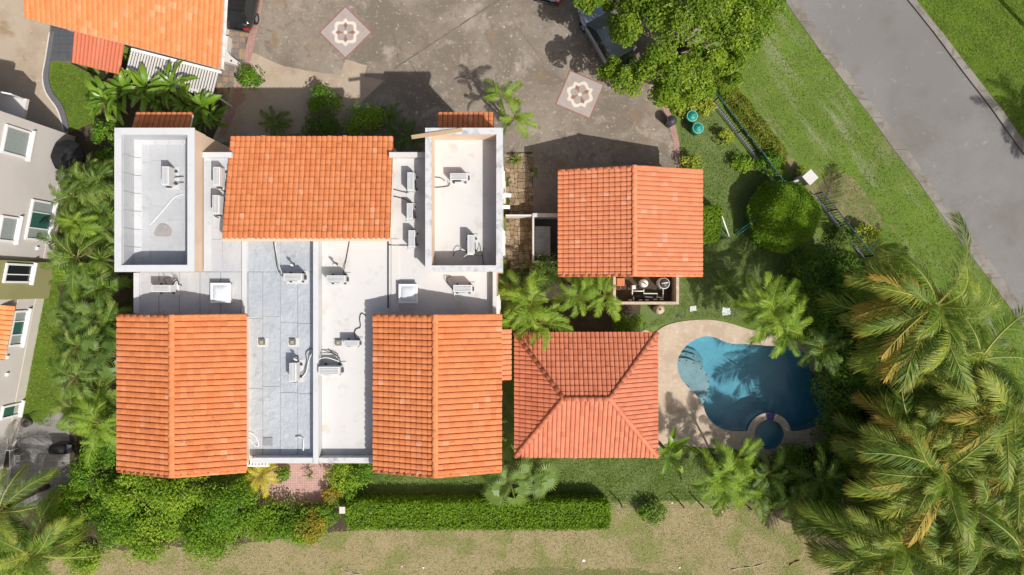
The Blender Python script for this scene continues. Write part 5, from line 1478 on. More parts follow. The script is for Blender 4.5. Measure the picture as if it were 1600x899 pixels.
# ------------------------------------------------------------------ cars
def car(label, px, py, ang, paint, L=4.6, Wd=1.86, Hh=1.62):
    x, y, _ = P(px, py)
    t = thing('parked_car', label, 'car', (x, y, .012), 'cars parked on the driveway')
    M = Matrix.Translation((x, y, .012)) @ Matrix.Rotation(math.radians(ang), 4, 'Z')
    l2, w2 = L / 2, Wd / 2
    st = [(-l2, .62, .55, .80), (-l2 + .06, .78, .36, .98), (-l2 + .5, .94, .30, 1.04), (-1.2, 1.0, .28, 1.04), (0, 1.0, .27, 1.03), (1.0, 1.0, .28, 1.0), (l2 - .7, .97, .30, .93), (l2 - .2, .86, .34, .82), (l2, .66, .45, .68)]
    V, F = [], []
    for sx_, hw, zb, zt in st:
        w = w2 * hw
        V += [(sx_, -w * .80, zb), (sx_, -w, zb + .12), (sx_, -w, (zb + zt) / 2), (sx_, -w * .97, zt - .10), (sx_, -w * .86, zt), (sx_, 0, zt + .035), (sx_, w * .86, zt), (sx_, w * .97, zt - .10), (sx_, w, (zb + zt) / 2), (sx_, w, zb + .12), (sx_, w * .80, zb)]
    n = 11
    for i in range(len(st) - 1):
        for k in range(n):
            a, b = i * n + k, i * n + (k + 1) % n
            F.append((a, b, b + n, a + n))
    F += [tuple(range(n)), tuple(range((len(st) - 1) * n, len(st) * n))[::-1]]
    mb = MB(); mb.raw([tuple(M @ Vector(v)) for v in V], F, True); mb.build('body', paint, t)
    # cabin: roof, then glass all round
    cab = [(-l2 + .25, .80, 1.03), (-l2 + .75, .70, Hh - .04), (-.3, .72, Hh), (.45, .70, Hh - .05), (1.25, .84, 1.02)]
    rf = [(cx, s_ * w2 * hw, cz) for cx, hw, cz in cab[1:4] for s_ in (-1, 1)]
    rf2 = [(a, b * 1.01, c + .03) for a, b, c in rf]; mids = [(cx, 0, cz + .065) for cx, hw, cz in cab[1:4]]
    V = [M @ Vector(v) for v in rf2 + mids]
    MB().raw(V, [(0, 2, 7, 6), (6, 7, 3, 1), (2, 4, 8, 7), (7, 8, 5, 3)], True).build('roof', paint, t)
    def quad(p, name, mat): MB().raw([M @ Vector(v) for v in p], [(0, 1, 2, 3)]).build(name, mat, t)
    c = lambda i, s_: (cab[i][0], s_ * w2 * cab[i][1], cab[i][2])
    quad([c(3, -1), c(3, 1), c(4, 1), c(4, -1)], 'windscreen', M_dglass)
    quad([c(0, -1), c(0, 1), c(1, 1), c(1, -1)], 'rear_window', M_dglass)
    for s_ in (-1, 1):
        b0_, b1_, b2_ = (cab[0][0], s_ * w2 * .90, 1.03), (-.35, s_ * w2 * .90, 1.03), (cab[4][0], s_ * w2 * .90, 1.01)
        quad([b0_, b1_, c(2, s_), c(1, s_)], 'side_window', M_dglass)
        MB().raw([M @ Vector(v) for v in (b1_, b2_, c(3, s_), c(2, s_))], [(0, 1, 2, 3)]).build('side_window', M_dglass, t)
        MB().box(1.02, 1.16, s_ * w2 * 1.0 - .02 if s_ > 0 else s_ * w2 - .2, s_ * w2 + .2 if s_ > 0 else s_ * w2 + .02, .98, 1.12, M=M).build('mirror', paint, t, bevel=.02)
        MB().box(l2 - .22, l2 - .03, min(s_ * w2 * .45, s_ * w2 * .78), max(s_ * w2 * .45, s_ * w2 * .78), .60, .78, M=M).build('headlight', M_lamp, t, bevel=.02)
        MB().box(-l2 - .01, -l2 + .12, min(s_ * w2 * .5, s_ * w2 * .80), max(s_ * w2 * .5, s_ * w2 * .80), .70, .95, M=M).build('tail_light', M_tail, t, bevel=.02)
        for wx in (-l2 + .9, l2 - .95):
            wh_ = MB()
            Mk = M @ Matrix.Translation((wx, s_ * (w2 - .11), .34)) @ Matrix.Rotation(math.pi / 2, 4, 'X')
            wh_.lathe([(.2, -.11), (.33, -.11), (.345, -.06), (.345, .06), (.33, .11), (.2, .11)], n=20); wh_.v = [tuple(Mk @ Vector(v)) for v in wh_.v]
            wo = wh_.build('wheel', M_tyre, t)
            r_ = MB().lathe([(.03, -.118), (.2, -.112), (.2, .112), (.03, .118)], n=14); r_.v = [tuple(Mk @ Vector(v)) for v in r_.v]; r_.build('rim', M_rim, wo)
    MB().box(-l2 - .03, -l2 + .1, -w2 * .7, w2 * .7, .36, .52, M=M).build('bumper', M_dark, t, bevel=.02)
    return t


car('black car beside the white wall of the orange roofed house', 387, -4, 80, M_carblk, L=4.4)
car('silver car half hidden under the big leafy tree', 947, 66, -60 + 180, M_carslv)
car('dark grey car cut off by the top edge beside the tree shadow', 868, -48, 78, M_cargry)
# street lamp just outside the frame whose shadow lies on the far verge
x, y, _ = P(1642, 86)
t = thing('street_lamp', 'slim street lamp beside the road whose shadow crosses the far verge', 'street lamp', (x, y, 0))
MB().tube([(x, y, .0), (x, y, 6.5), (x - .3, y, 6.9), (x - 1.1, y, 7.0)], [.13, .11, .08, .06], 8).build('pole', M_dark, t)
MB().box(x - 1.7, x - 1.1, y - .12, y + .12, 6.95, 7.07).build('lamp_head', M_dark, t, bevel=.03)
# litter and fallen branches on the dry field
def branch(label, pts, r, mat=None, nm='fallen_branch'):
    q = smooth_loop([P(a, b) for a, b in pts], 6, False)
    tag(MB().tube([(a[0], a[1], .03 + .03 * math.sin(i)) for i, a in enumerate(q)], r, 5).build(nm, mat or M_stick), label, 'branch')


branch('pale curved palm stalk lying on the dry grass below the hedge', [(532, 886), (538, 892), (550, 896), (566, 897)], .03)
branch('short forked pale twig on the dry grass below the hedge', [(545, 882), (546, 890), (552, 895)], .02)
branch('long thin bare branch on the dry grass near the coconut palms', [(1142, 890), (1160, 887), (1178, 885), (1195, 880)], .025)
branch('brown fallen frond on the dry grass beside the coconut palms', [(1233, 883), (1242, 878), (1250, 876)], .06, M_brown)
for i, (a, b, r) in enumerate(((912, 876, .12), (1062, 887, .07), (628, 885, .06), (662, 887, .07), (1128, 800, .06), (1050, 786, .06))):
    x, y, _ = P(a, b)
    lab = ['largest white scrap on the dry grass near the bottom edge', 'small white scrap on the dry grass near the bottom edge, right of the largest', 'tiny white scrap left of another below the hedge', 'tiny white scrap right of another below the hedge', 'tiny white scrap on the dry grass near the palms', 'tiny white scrap beside the wire fence'][i]
    q = [(x + r * R.uniform(.6, 1.1) * math.cos(k), y + r * R.uniform(.5, .9) * math.sin(k)) for k in [2 * math.pi * j / 7 for j in range(7)]]
    tag(MB().prism(q, .006, .05).build('litter', M_pvc), lab, 'litter')

# ------------------------------------------------------------------ plants
def unit(a): return a / np.maximum(np.linalg.norm(a, axis=-1, keepdims=True), 1e-9)


def leaf_mesh(name, Pn, Nn, size, rnd, aspect=0.55, fold=0.18):
    """one folded two-triangle leaf at each point"""
    n = len(Pn)
    Nn = unit(Nn)
    t = RN.normal(size=(n, 3)); t = unit(t - Nn * np.sum(t * Nn, 1, keepdims=True))
    b = np.cross(Nn, t)
    s = size[:, None]
    V = np.empty((n, 4, 3))
    V[:, 0] = Pn - t * s * .5
    V[:, 1] = Pn + b * s * aspect * .5 + Nn * s * fold
    V[:, 2] = Pn + t * s * .5 - Nn * s * .08
    V[:, 3] = Pn - b * s * aspect * .5 + Nn * s * fold
    i = np.arange(n)[:, None] * 4
    F = np.concatenate([i + np.array([[0, 1, 2]]), i + np.array([[0, 2, 3]])])
    return np_mesh(name, V.reshape(-1, 3), [F], {'rnd': np.repeat(rnd, 4)})


def clump_points(c, rad, n, upbias=.35):
    """leaf positions over and inside lumpy clumps; c (k,3), rad (k,)"""
    k = RN.integers(0, len(c), n)
    d = unit(RN.normal(size=(n, 3)) + np.array([0, 0, upbias]))
    rr = rad[k] * (1 - .55 * RN.random(n) ** 2.2)
    p = c[k] + d * rr[:, None] * np.array([1, 1, .85])
    nn = d * .8 + np.array([0, 0, .55]) + RN.normal(size=(n, 3)) * .45
    return p, nn, k


def bush(label, px, py, r, h, mat, cat='shrub', name='shrub', leaf=.15, dens=1.0, flat=1.0, group=None, ry=None, lumps=None, base=.12):
    x, y, _ = P(px, py, h * .6)
    R1 = r / S(h * .7); R2 = (ry if ry else r) / S(h * .7)
    t = thing(name, label, cat, (x, y, 0), group)
    K = lumps or max(7, int(7 * (R1 * R2) ** .75 + 5))
    a = RN.random(K) * 2 * math.pi; q = np.sqrt(RN.random(K)) * .80
    c = np.stack([x + R1 * q * np.cos(a), y + R2 * q * np.sin(a), h * (base + (1 - base) * np.sqrt(np.maximum(0, 1 - q ** 2)) * RN.uniform(.62, .86, K) * flat)], 1)
    rad = np.minimum(RN.uniform(.26, .42, K) * (R1 + R2) / 2 * 1.0 + .06, h * .5 + .1)
    n = int(260 * dens * (R1 * R2) * math.pi * (.15 / leaf) ** 2 * (0.55 + .45 * min(h, 3) / 1.5) + 140)
    p, nn, k = clump_points(c, rad, n)
    # undergrowth reaching to the ground
    m = n // 4
    a = RN.random(m) * 2 * math.pi; q = np.sqrt(RN.random(m)) * .95
    p2 = np.stack([x + R1 * q * np.cos(a), y + R2 * q * np.sin(a), RN.random(m) * h * .5 + .05], 1)
    p = np.concatenate([p, p2]); nn = np.concatenate([nn, RN.normal(size=(m, 3)) * .6 + np.array([0, 0, .8])])
    tone = RN.random(K)
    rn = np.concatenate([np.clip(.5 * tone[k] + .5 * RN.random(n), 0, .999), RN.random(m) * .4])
    ok = p[:, 2] > .03
    sz = leaf * RN.uniform(.65, 1.35, len(p))
    me = leaf_mesh('foliage', p[ok], nn[ok], sz[ok], rn[ok])
    ob('foliage', me, mat, t)
    mb = MB()
    for j in range(4):
        e = c[R.randrange(K)]
        mb.tube([(x + R.uniform(-.08, .08), y + R.uniform(-.08, .08), 0), ((x + e[0]) / 2, (y + e[1]) / 2, h * .3), (e[0], e[1], e[2])], [.03 + .012 * h, .025, .012], 5)
    mb.build('stem', M_bark, t)
    return t


# ---- palm fronds: a few shared leaf meshes, every frond its own object
def frond_mesh(name, L, el, droop, nl, ll, lw, vee, hang, seed, bend=0.0, petiole=.14, ragged=.0):
    g = np.random.default_rng(seed)
    seg = 14
    pts = [np.zeros(3)]; tans = []
    for i in range(seg):
        t = (i + .5) / seg
        a = el - droop * t ** 1.4
        d = np.array([math.cos(a), bend * 2 * t, math.sin(a)]); d /= np.linalg.norm(d)
        tans.append(d); pts.append(pts[-1] + d * L / seg)
    tans.append(tans[-1])
    pts = np.array(pts); tans = np.array(tans)
    at = lambda t: (np.array([np.interp(t * seg, np.arange(seg + 1), pts[:, k]) for k in range(3)]), unit(np.array([np.interp(t * seg, np.arange(seg + 1), tans[:, k]) for k in range(3)])))
    V, F4, F3, rnd, tip = [], [], [], [], []
    for i in range(nl):
        t = petiole + (1 - petiole) * (i + .5) / nl
        p, T = at(t)
        side = unit(np.cross(T, np.array([0, 0, 1.0]))); upv = np.cross(side, T)
        s = (t - petiole) / (1 - petiole)
        l = ll * (0.45 + .55 * math.sin(math.pi * min(1, s * .62 + .25)) ** .8) * (1 - .55 * max(0, s - .8) / .2)
        sweep = math.radians(26 + 42 * s)
        for sg in (-1, 1):
            if g.random() < ragged: continue
            l2 = l * g.uniform(.72, 1.12)
            dr = unit(side * sg * math.cos(sweep) + T * math.sin(sweep) + upv * vee + g.normal(size=3) * .06)
            dn_ = np.array([0, 0, -1.0])
            m = p + dr * l2 * .5 + dn_ * hang * l2 * .10
            e = p + dr * l2 * .93 + dn_ * hang * l2 * .42
            wv = unit(T - dr * T.dot(dr)) * lw * .5 + upv * g.uniform(-.3, .3) * lw * .5
            b = len(V)
            V += [p - wv * .6, p + wv * .6, m + wv, m - wv, e]
            F4.append((b, b + 1, b + 2, b + 3)); F3.append((b + 3, b + 2, b + 4))
            rr = float(g.random())
            rnd += [rr] * 5
            ts = s * .55
            tip += [ts, ts, ts + .25, ts + .25, ts + .5]
    n0 = len(V)
    for i in range(seg + 1):
        r = .042 * L / 4 * (1.3 - i / seg)
        s_ = unit(np.cross(tans[i], np.array([0, 0, 1.0]))); u_ = np.cross(s_, tans[i])
        V += [pts[i] + s_ * r, pts[i] + u_ * r, pts[i] - s_ * r]
        rnd += [.62] * 3; tip += [.3] * 3
    for i in range(seg):
        a = n0 + i * 3
        F4 += [(a, a + 1, a + 4, a + 3), (a + 1, a + 2, a + 5, a + 4)]
    rib = [0.0] * n0 + [1.0] * (len(V) - n0)
    return np_mesh(name, np.array(V), [np.array(F4), np.array(F3)], {'rnd': rnd, 'tip': tip, 'rib': rib})


def fan_mesh(name, L, el, rad, ns, seed):
    """palmate leaf on a stalk"""
    g = np.random.default_rng(seed)
    V, F4, F3, rnd, tip = [], [], [], [], []
    d = np.array([math.cos(el), 0, math.sin(el)])
    c = d * L
    side = np.array([0, 1.0, 0]); fw = np.array([math.cos(el - .7), 0, math.sin(el - .7)]); nrm = np.cross(fw, side)
    for i in range(ns):
        a = math.radians(-140 + 280 * (i + .5) / ns)
        dr = fw * math.cos(a) + side * math.sin(a)
        pr = unit(np.cross(nrm, dr)) * rad * math.tan(math.radians(140 / ns)) * .95
        l = rad * g.uniform(.88, 1.08) * (1 - .12 * abs(a))
        b = len(V)
        m = c + dr * l * .55 + nrm * .02
        e = c + dr * l + np.array([0, 0, -.22]) * l
        V += [c, m + pr * .5, m - pr * .5, e]
        F3 += [(b, b + 2, b + 1), (b + 1, b + 2, b + 3)]
        rr = g.random() * .5; rnd += [rr] * 4; tip += [0, .5, .5, 1.0]
    b = len(V); w = .018
    V += [side * w, -side * w, c - side * w, c + side * w]; F4.append((b, b + 1, b + 2, b + 3)); rnd += [.6] * 4; tip += [.9] * 4
    return np_mesh(name, np.array(V), [np.array(F4), np.array(F3)], {'rnd': rnd, 'tip': tip})


def paddle_mesh(name, L, el, droop, wd, seed):
    """banana / bird of paradise leaf"""
    g = np.random.default_rng(seed)
    seg = 12; V, F, rnd, tip = [], [], [], []
    p = np.zeros(3); P0 = []
    for i in range(seg + 1):
        t = i / seg; a = el - droop * max(0, t - .25) ** 1.2 * 1.5
        P0.append((p.copy(), a)); p = p + np.array([math.cos(a), 0, math.sin(a)]) * L / seg
    for i, (q, a) in enumerate(P0):
        t = i / seg; s = max(0, (t - .28) / .72)
        w = wd * (math.sin(math.pi * min(1, s ** .75)) ** .6 if s > 0 else 0) * .5 + .02
        up_ = np.array([-math.sin(a), 0, math.cos(a)])
        wl, wr = w * g.uniform(.85, 1.1), w * g.uniform(.85, 1.1)
        V += [q + np.array([0, wl, 0]) + up_ * wl * .25, q, q + np.array([0, -wr, 0]) + up_ * wr * .25]
        rr = g.random() * .25; rnd += [rr + .1, rr + .4, rr + .15]; tip += [t * .95, t * .8, t * .95]
    for i in range(seg):
        b = i * 3; F += [(b, b + 1, b + 4, b + 3), (b + 1, b + 2, b + 5, b + 4)]
    return np_mesh(name, np.array(V), [np.array(F)], {'rnd': rnd, 'tip': tip})


rad_ = math.radians
def set_mat(lst, mat):
    for m in lst: m.materials.append(mat)
    return lst
els = [75, 52, 34, 18, 2, -18]
COCO = set_mat([frond_mesh('coconut_frond', 3.9, rad_(e), rad_(70 if e > 0 else 55), 60, .92, .037, .02, .8, 100 + i, bend=(-1) ** i * .28) for i, e in enumerate(els)], L_coco)
COCO_Y = set_mat([frond_mesh('coconut_frond', 3.7, rad_(e), rad_(60), 40, .85, .046, -.1, 1.2, 140 + i, bend=.15, ragged=.12) for i, e in enumerate((48, 28, 6))], L_coco2)
L_dead = leaf_mat('dead_leaflet', [(0.0, (0.22, 0.16, 0.08)), (1.0, (0.42, 0.32, 0.18))], rough=.8, trans=.15)
DEAD = set_mat([frond_mesh('dead_frond', 3.4, rad_(-15), rad_(60), 44, .7, .03, -.15, 1.5, 160, bend=.2, ragged=.35)], L_dead)[0]
ARECA = set_mat([frond_mesh('areca_frond', 2.1, rad_(e), rad_(75), 30, .64, .044, .26, .75, 200 + i, bend=(-1) ** i * .2, petiole=.22) for i, e in enumerate((82, 64, 48, 32, 12))], L_areca)
ARECAD = []
for m in ARECA:
    m2 = m.copy(); m2.materials.clear(); m2.materials.append(L_arecad); ARECAD.append(m2)
YELP = []
for m in ARECA:
    m2 = m.copy(); m2.materials.clear(); m2.materials.append(L_ytip); YELP.append(m2)
FAN = set_mat([fan_mesh('fan_leaf', 1.15, rad_(e), .85, 22, 300 + i) for i, e in enumerate((78, 55, 35, 15, -8))], L_fan)
PAD = set_mat([paddle_mesh('paddle_leaf', 2.2, rad_(e), rad_(75), .40, 400 + i) for i, e in enumerate((80, 62, 48, 34, 20))], L_bana)
GRASSY = set_mat([frond_mesh('strap_leaf', .9, rad_(e), rad_(80), 1, .1, .05, 0, .5, 500 + i, petiole=.5) for i, e in enumerate((75, 55, 40, 25))], L_lime)


def strap_mesh(name, L, el, droop, w, seed):
    seg = 6; V, F, rnd, tip = [], [], [], []
    p = np.zeros(3); g = np.random.default_rng(seed); rr = g.random() * .5
    for i in range(seg + 1):
        t = i / seg; a = el - droop * t
        ww = w * .5 * (1 - t ** 2.2) + .004
        V += [p + np.array([0, ww, .02 * 0]), p - np.array([0, ww, 0])]; rnd += [rr] * 2; tip += [t] * 2
        p = p + np.array([math.cos(a), 0, math.sin(a)]) * L / seg
    F = [(2 * i, 2 * i + 1, 2 * i + 3, 2 * i + 2) for i in range(seg)]
    return np_mesh(name, np.array(V), [np.array(F)], {'rnd': rnd, 'tip': tip})


L_strap = leaf_mat('strap_leaf_green', [(0, (0.10, 0.17, 0.02)), (.6, (0.22, 0.30, 0.04)), (1, (0.36, 0.40, 0.09))])
STRAP = set_mat([strap_mesh('strap_leaf', 1.0, rad_(e), rad_(75), .075, 600 + i) for i, e in enumerate((78, 62, 46, 30, 16))], L_strap)
KIND = {'coconut': (COCO, 'coconut_palm', 'frond', 'palm', .13), 'areca': (ARECA, 'areca_palm', 'frond', 'palm', .06), 'dark_areca': (ARECAD, 'areca_palm', 'frond', 'palm', .06),
        'fan': (FAN, 'fan_palm', 'fan_leaf', 'palm', .09), 'paddle': (PAD, 'bird_of_paradise', 'paddle_leaf', 'plant', .08), 'strap': (STRAP, 'strap_leaf_plant', 'strap_leaf', 'plant', .05), 'yellow': (YELP, 'yellow_palm', 'frond', 'palm', .05)}


def palm(kind, label, crowns, n, scale=1.0, group=None, lean=(0, 0), wind=None, extra_y=0, name=None, trunk=True, extra_d=0):
    """crowns: list of (px, py, height) where the fronds spring"""
    meshes, nm, fn_, cat, tr = KIND[kind]
    c0 = [P(*c) for c in crowns]
    bx, by = sum(c[0] for c in c0) / len(c0) + lean[0], sum(c[1] for c in c0) / len(c0) + lean[1]
    t = thing(name or nm, label, cat, (bx, by, 0), group)
    for ci, c in enumerate(c0):
        b = (bx + (c[0] - bx) * .25, by + (c[1] - by) * .25, 0)
        if trunk:
            mid = ((b[0] + c[0]) / 2 + lean[0] * .15, (b[1] + c[1]) / 2 + lean[1] * .15, c[2] * .5)
            MB().tube([b, (b[0] * .7 + mid[0] * .3, b[1] * .7 + mid[1] * .3, c[2] * .22), mid, (mid[0] * .4 + c[0] * .6, mid[1] * .4 + c[1] * .6, c[2] * .8), c], [tr * 1.5, tr * 1.1, tr, tr * .9, tr * .8], 8).build('trunk', M_bark, t)
        ph = R.uniform(0, 6.28)
        for k in range(n):
            az = ph + k * 2.39996 + R.uniform(-.2, .2)
            lev = min(len(meshes) - 1, int(k / n * len(meshes)))
            if wind is not None:
                # the breeze bends the crown over: fronds gather on the lee side
                d = (az - wind + math.pi) % (2 * math.pi) - math.pi
                if abs(d) > 1.9 and R.random() < .55: d *= .45
                az = wind + d * (0.40 + .60 * abs(d) / math.pi)
            sc = scale * R.uniform(.72, 1.14) * (0.8 + .2 * min(1, lev / 2))
            M = Matrix.Translation(c) @ Matrix.Rotation(az, 4, 'Z') @ Matrix.Rotation(R.uniform(-.2, .2), 4, 'Y') @ Matrix.Rotation(R.uniform(-.6, .6), 4, 'X') @ Matrix.Diagonal((sc, sc * R.uniform(.85, 1.15), sc, 1))
            ob(fn_, meshes[lev], None, t, M)
        for k in range(extra_y):
            az = (wind if wind is not None else 0) + R.uniform(-1.3, 1.3)
            M = Matrix.Translation((c[0], c[1], c[2] + .02)) @ Matrix.Rotation(az, 4, 'Z') @ Matrix.Rotation(R.uniform(-.1, .2), 4, 'Y') @ Matrix.Rotation(R.uniform(-.4, .4), 4, 'X') @ Matrix.Scale(scale * R.uniform(.85, 1.05), 4)
            ob(fn_, COCO_Y[R.randrange(3)], None, t, M)
        for k in range(extra_d + (2 if kind == 'coconut' else 0)):      # dead fronds hanging below the crown
            M = Matrix.Translation((c[0], c[1], c[2] - .2)) @ Matrix.Rotation(R.uniform(0, 6.28), 4, 'Z') @ Matrix.Rotation(R.uniform(.2, .6), 4, 'Y') @ Matrix.Rotation(R.uniform(-.6, .6), 4, 'X') @ Matrix.Scale(scale * R.uniform(.75, .95) * (1 if kind == 'coconut' else .5), 4)
            ob('dead_frond', DEAD, None, t, M)
        if kind == 'coconut':
            me = bpy.data.meshes.get('coconut')
            if me is None:
                me = MB().lathe([(.01, -.15), (.09, -.11), (.125, 0), (.09, .11), (.01, .15)], n=8).mesh('coconut'); me.materials.append(L_coco2)
            for k in range(6):
                a = k * 1.05; ob('coconut', me, None, t, Matrix.Translation((c[0] + .24 * math.cos(a), c[1] + .24 * math.sin(a), c[2] - .28 - .08 * (k % 2))))
    return t


# big tree over the driveway
def big_tree():
    x, y, _ = P(1062, 62, 4.5)
    t = thing('shade_tree', 'big leafy shade tree spreading over the driveway and a silver car', 'tree', (x, y, 0))
    h = 7.2
    lobes = [(x + a, y + b, c, r) for a, b, c, r in ((-2.7, .7, 4.9, 1.35), (-1.9, 2.6, 5.2, 2.0), (.2, 3.2, 5.5, 2.1), (2.6, 2.6, 5.0, 2.0), (4.2, 1.6, 4.4, 1.6), (-2.2, -.2, 5.9, 2.0), (.3, .4, 6.3, 2.3), (2.6, .0, 5.5, 1.9),
                                                  (-3.0, -2.0, 4.6, 1.5), (-1.2, -2.2, 5.2, 1.7), (1.0, -1.9, 5.0, 1.7), (-.2, -2.8, 4.0, 1.2), (1.4, -2.7, 3.7, 1.1), (2.6, -1.5, 4.4, 1.3), (-4.4, 2.2, 4.4, 1.2), (-4.6, 3.4, 4.4, 1.4), (0, 5.2, 5, 2.0), (3.2, 5, 4.8, 1.9), (-3, 5, 4.8, 1.9))]
    C_, RR, tone = [], [], []
    for lx, ly, lz, lr in lobes:
        for k in range(13):
            d = unit(RN.normal(size=3) + np.array([0, 0, .55]))
            C_.append(np.array([lx, ly, lz]) + d * lr * np.array([.82, .82, .55]) * RN.uniform(.6, 1.0)); RR.append(lr * RN.uniform(.24, .38)); tone.append(RN.random())
    C_ = np.array(C_); RR = np.array(RR); tone = np.array(tone)
    p, nn, k = clump_points(C_, RR, 44000, .45)
    rn = np.clip(.45 * tone[k] + .55 * RN.random(len(p)), 0, .999)
    ob('crown', leaf_mesh('crown', p, nn, RN.uniform(.13, .25, len(p)), rn, .6), L_tree, t)
    MB().tube([(x, y, 0), (x + .1, y + .05, 1.2), (x, y, 2.4), (x + .05, y + .1, 3.6)], [.42, .30, .27, .2], 10).build('trunk', M_bark, t)
    for lx, ly, lz, lr in lobes[:14]:
        MB().tube([(x, y, R.uniform(1.9, 2.9)), ((x + lx) / 2 + R.uniform(-.3, .3), (y + ly) / 2 + R.uniform(-.3, .3), (2.4 + lz) / 2 + .2), (lx, ly, lz)], [.15, .09, .03], 6).build('limb', M_bark, t)


big_tree()


# clipped shapes
def hedge(label, pts_px, h, mat, n, leaf=.11, name='box_hedge', loose=.05):
    """clipped hedge over a footprint polygon seen at its top"""
    pl_ = [Vector(P(a, b, h)[:2]) for a, b in pts_px]
    cx, cy = sum(p.x for p in pl_) / len(pl_), sum(p.y for p in pl_) / len(pl_)
    t = thing(name, label, 'hedge', (cx, cy, 0))
    per = [(pl_[i], pl_[(i + 1) % len(pl_)]) for i in range(len(pl_))]
    lens = np.array([(b - a).length for a, b in per]); area = abs(sum(a.x * b.y - b.x * a.y for a, b in per)) / 2
    ntop = int(n * area / (area + lens.sum() * h)); nside = n - ntop
    x0, x1 = min(p.x for p in pl_), max(p.x for p in pl_); y0, y1 = min(p.y for p in pl_), max(p.y for p in pl_)
    pts, nr_ = [], []
    q = np.stack([RN.uniform(x0, x1, ntop * 3), RN.uniform(y0, y1, ntop * 3)], 1)
    ins = np.zeros(len(q), bool)
    for a, b in per:
        cond = ((a.y > q[:, 1]) != (b.y > q[:, 1])) & (q[:, 0] < (b.x - a.x) * (q[:, 1] - a.y) / ((b.y - a.y) if abs(b.y - a.y) > 1e-9 else 1e-9) + a.x)
        ins ^= cond
    q = q[ins][:ntop]
    z = h - np.abs(RN.normal(size=len(q))) * loose * 1.6 + .08 * np.sin(q[:, 0] * 2.1) * np.cos(q[:, 1] * 2.7) + (RN.random(len(q)) < .012) * .14
    pts.append(np.column_stack([q, z])); nr_.append(np.tile([0, 0, 1.0], (len(q), 1)))
    e = RN.choice(len(per), nside, p=lens / lens.sum()); u = RN.random(nside)
    A_ = np.array([[a.x, a.y] for a, b in per])[e]; B_ = np.array([[b.x, b.y] for a, b in per])[e]
    sgn = 1 if sum(a.x * b.y - b.x * a.y for a, b in per) > 0 else -1
    tt = unit(B_ - A_); on = np.stack([tt[:, 1], -tt[:, 0]], 1) * sgn
    sd = A_ + (B_ - A_) * u[:, None] + on * (RN.normal(size=nside) * loose)[:, None]
    pts.append(np.column_stack([sd, RN.random(nside) * h])); nr_.append(np.column_stack([on, np.full(nside, .25)]))
    Pn = np.concatenate(pts); Nn = np.concatenate(nr_) + RN.normal(size=(len(Pn), 3)) * .42
    ob('foliage', leaf_mesh('foliage', Pn, Nn, leaf * RN.uniform(.7, 1.35, len(Pn)), RN.random(len(Pn))), mat, t)
    core = [((p.x - cx) * .97 + cx, (p.y - cy) * .93 + cy) for p in pl_]
    MB().prism(core, 0, h - .16).build('branches', surf('hedge_twigs', (.06, .095, .018), [(9, .45, .7, (.085, .125, .022))], rough=.95) if 'hedge_twigs' not in MATS else MATS['hedge_twigs'], t)


hedge('long clipped green hedge between the back lawn and the dry field', [(541, 793), (560, 786), (700, 787), (940, 785), (951, 790), (951, 824), (930, 827), (548, 826), (540, 815)], 1.25, L_hedge, 34000, .14, loose=.085)
hedge('small box hedge against the right side of the garage', [(1098, 323), (1128, 323), (1127, 352), (1121, 377), (1098, 378)], 1.25, L_hedge, 5500, .11)


def topiary():
    x, y, _ = P(1228, 336, 1.6)
    t = thing('topiary', 'large round clipped topiary beside the white pillar', 'topiary', (x, y, 0))
    n = 36000; r, h = 2.02, 2.7
    a = RN.random(n) * 2 * math.pi; q = np.sqrt(RN.random(n))
    z = h * (1 - q ** 3.2 * .55) - np.abs(RN.normal(size=n)) * .10
    wob = 1 + .045 * np.sin(3 * a + 1) + .03 * np.sin(7 * a)
    top = np.stack([x + r * q * wob * np.cos(a), y + r * q * wob * np.sin(a), z + .20 * np.sin(4 * q * np.cos(a) * 2) * np.cos(5 * q * np.sin(a))], 1)
    nt_ = np.stack([q ** 2 * np.cos(a), q ** 2 * np.sin(a), np.full(n, .75)], 1)
    m = 7000; a2 = RN.random(m) * 2 * math.pi; z2 = RN.random(m) * h * .5
    w2 = 1 + .045 * np.sin(3 * a2 + 1) + .03 * np.sin(7 * a2)
    rr = r * (.86 + .14 * z2 / (h * .5)) * w2 + RN.normal(size=m) * .05
    sd = np.stack([x + rr * np.cos(a2), y + rr * np.sin(a2), z2], 1); ns = np.stack([np.cos(a2), np.sin(a2), np.full(m, .2)], 1)
    Pn = np.concatenate([top, sd]); Nn = np.concatenate([nt_, ns]) + RN.normal(size=(n + m, 3)) * .7
    ob('foliage', leaf_mesh('foliage', Pn, Nn, .15 * RN.uniform(.7, 1.35, n + m), RN.random(n + m)), L_hedge, t)
    mb = MB().lathe([(1.5, 0), (1.75, 1.0), (1.72, 1.4), (1.2, 2.1), (.2, 2.45)], (x, y, .02), 24); mb.build('branches', MATS['hedge_twigs'], t)


topiary()


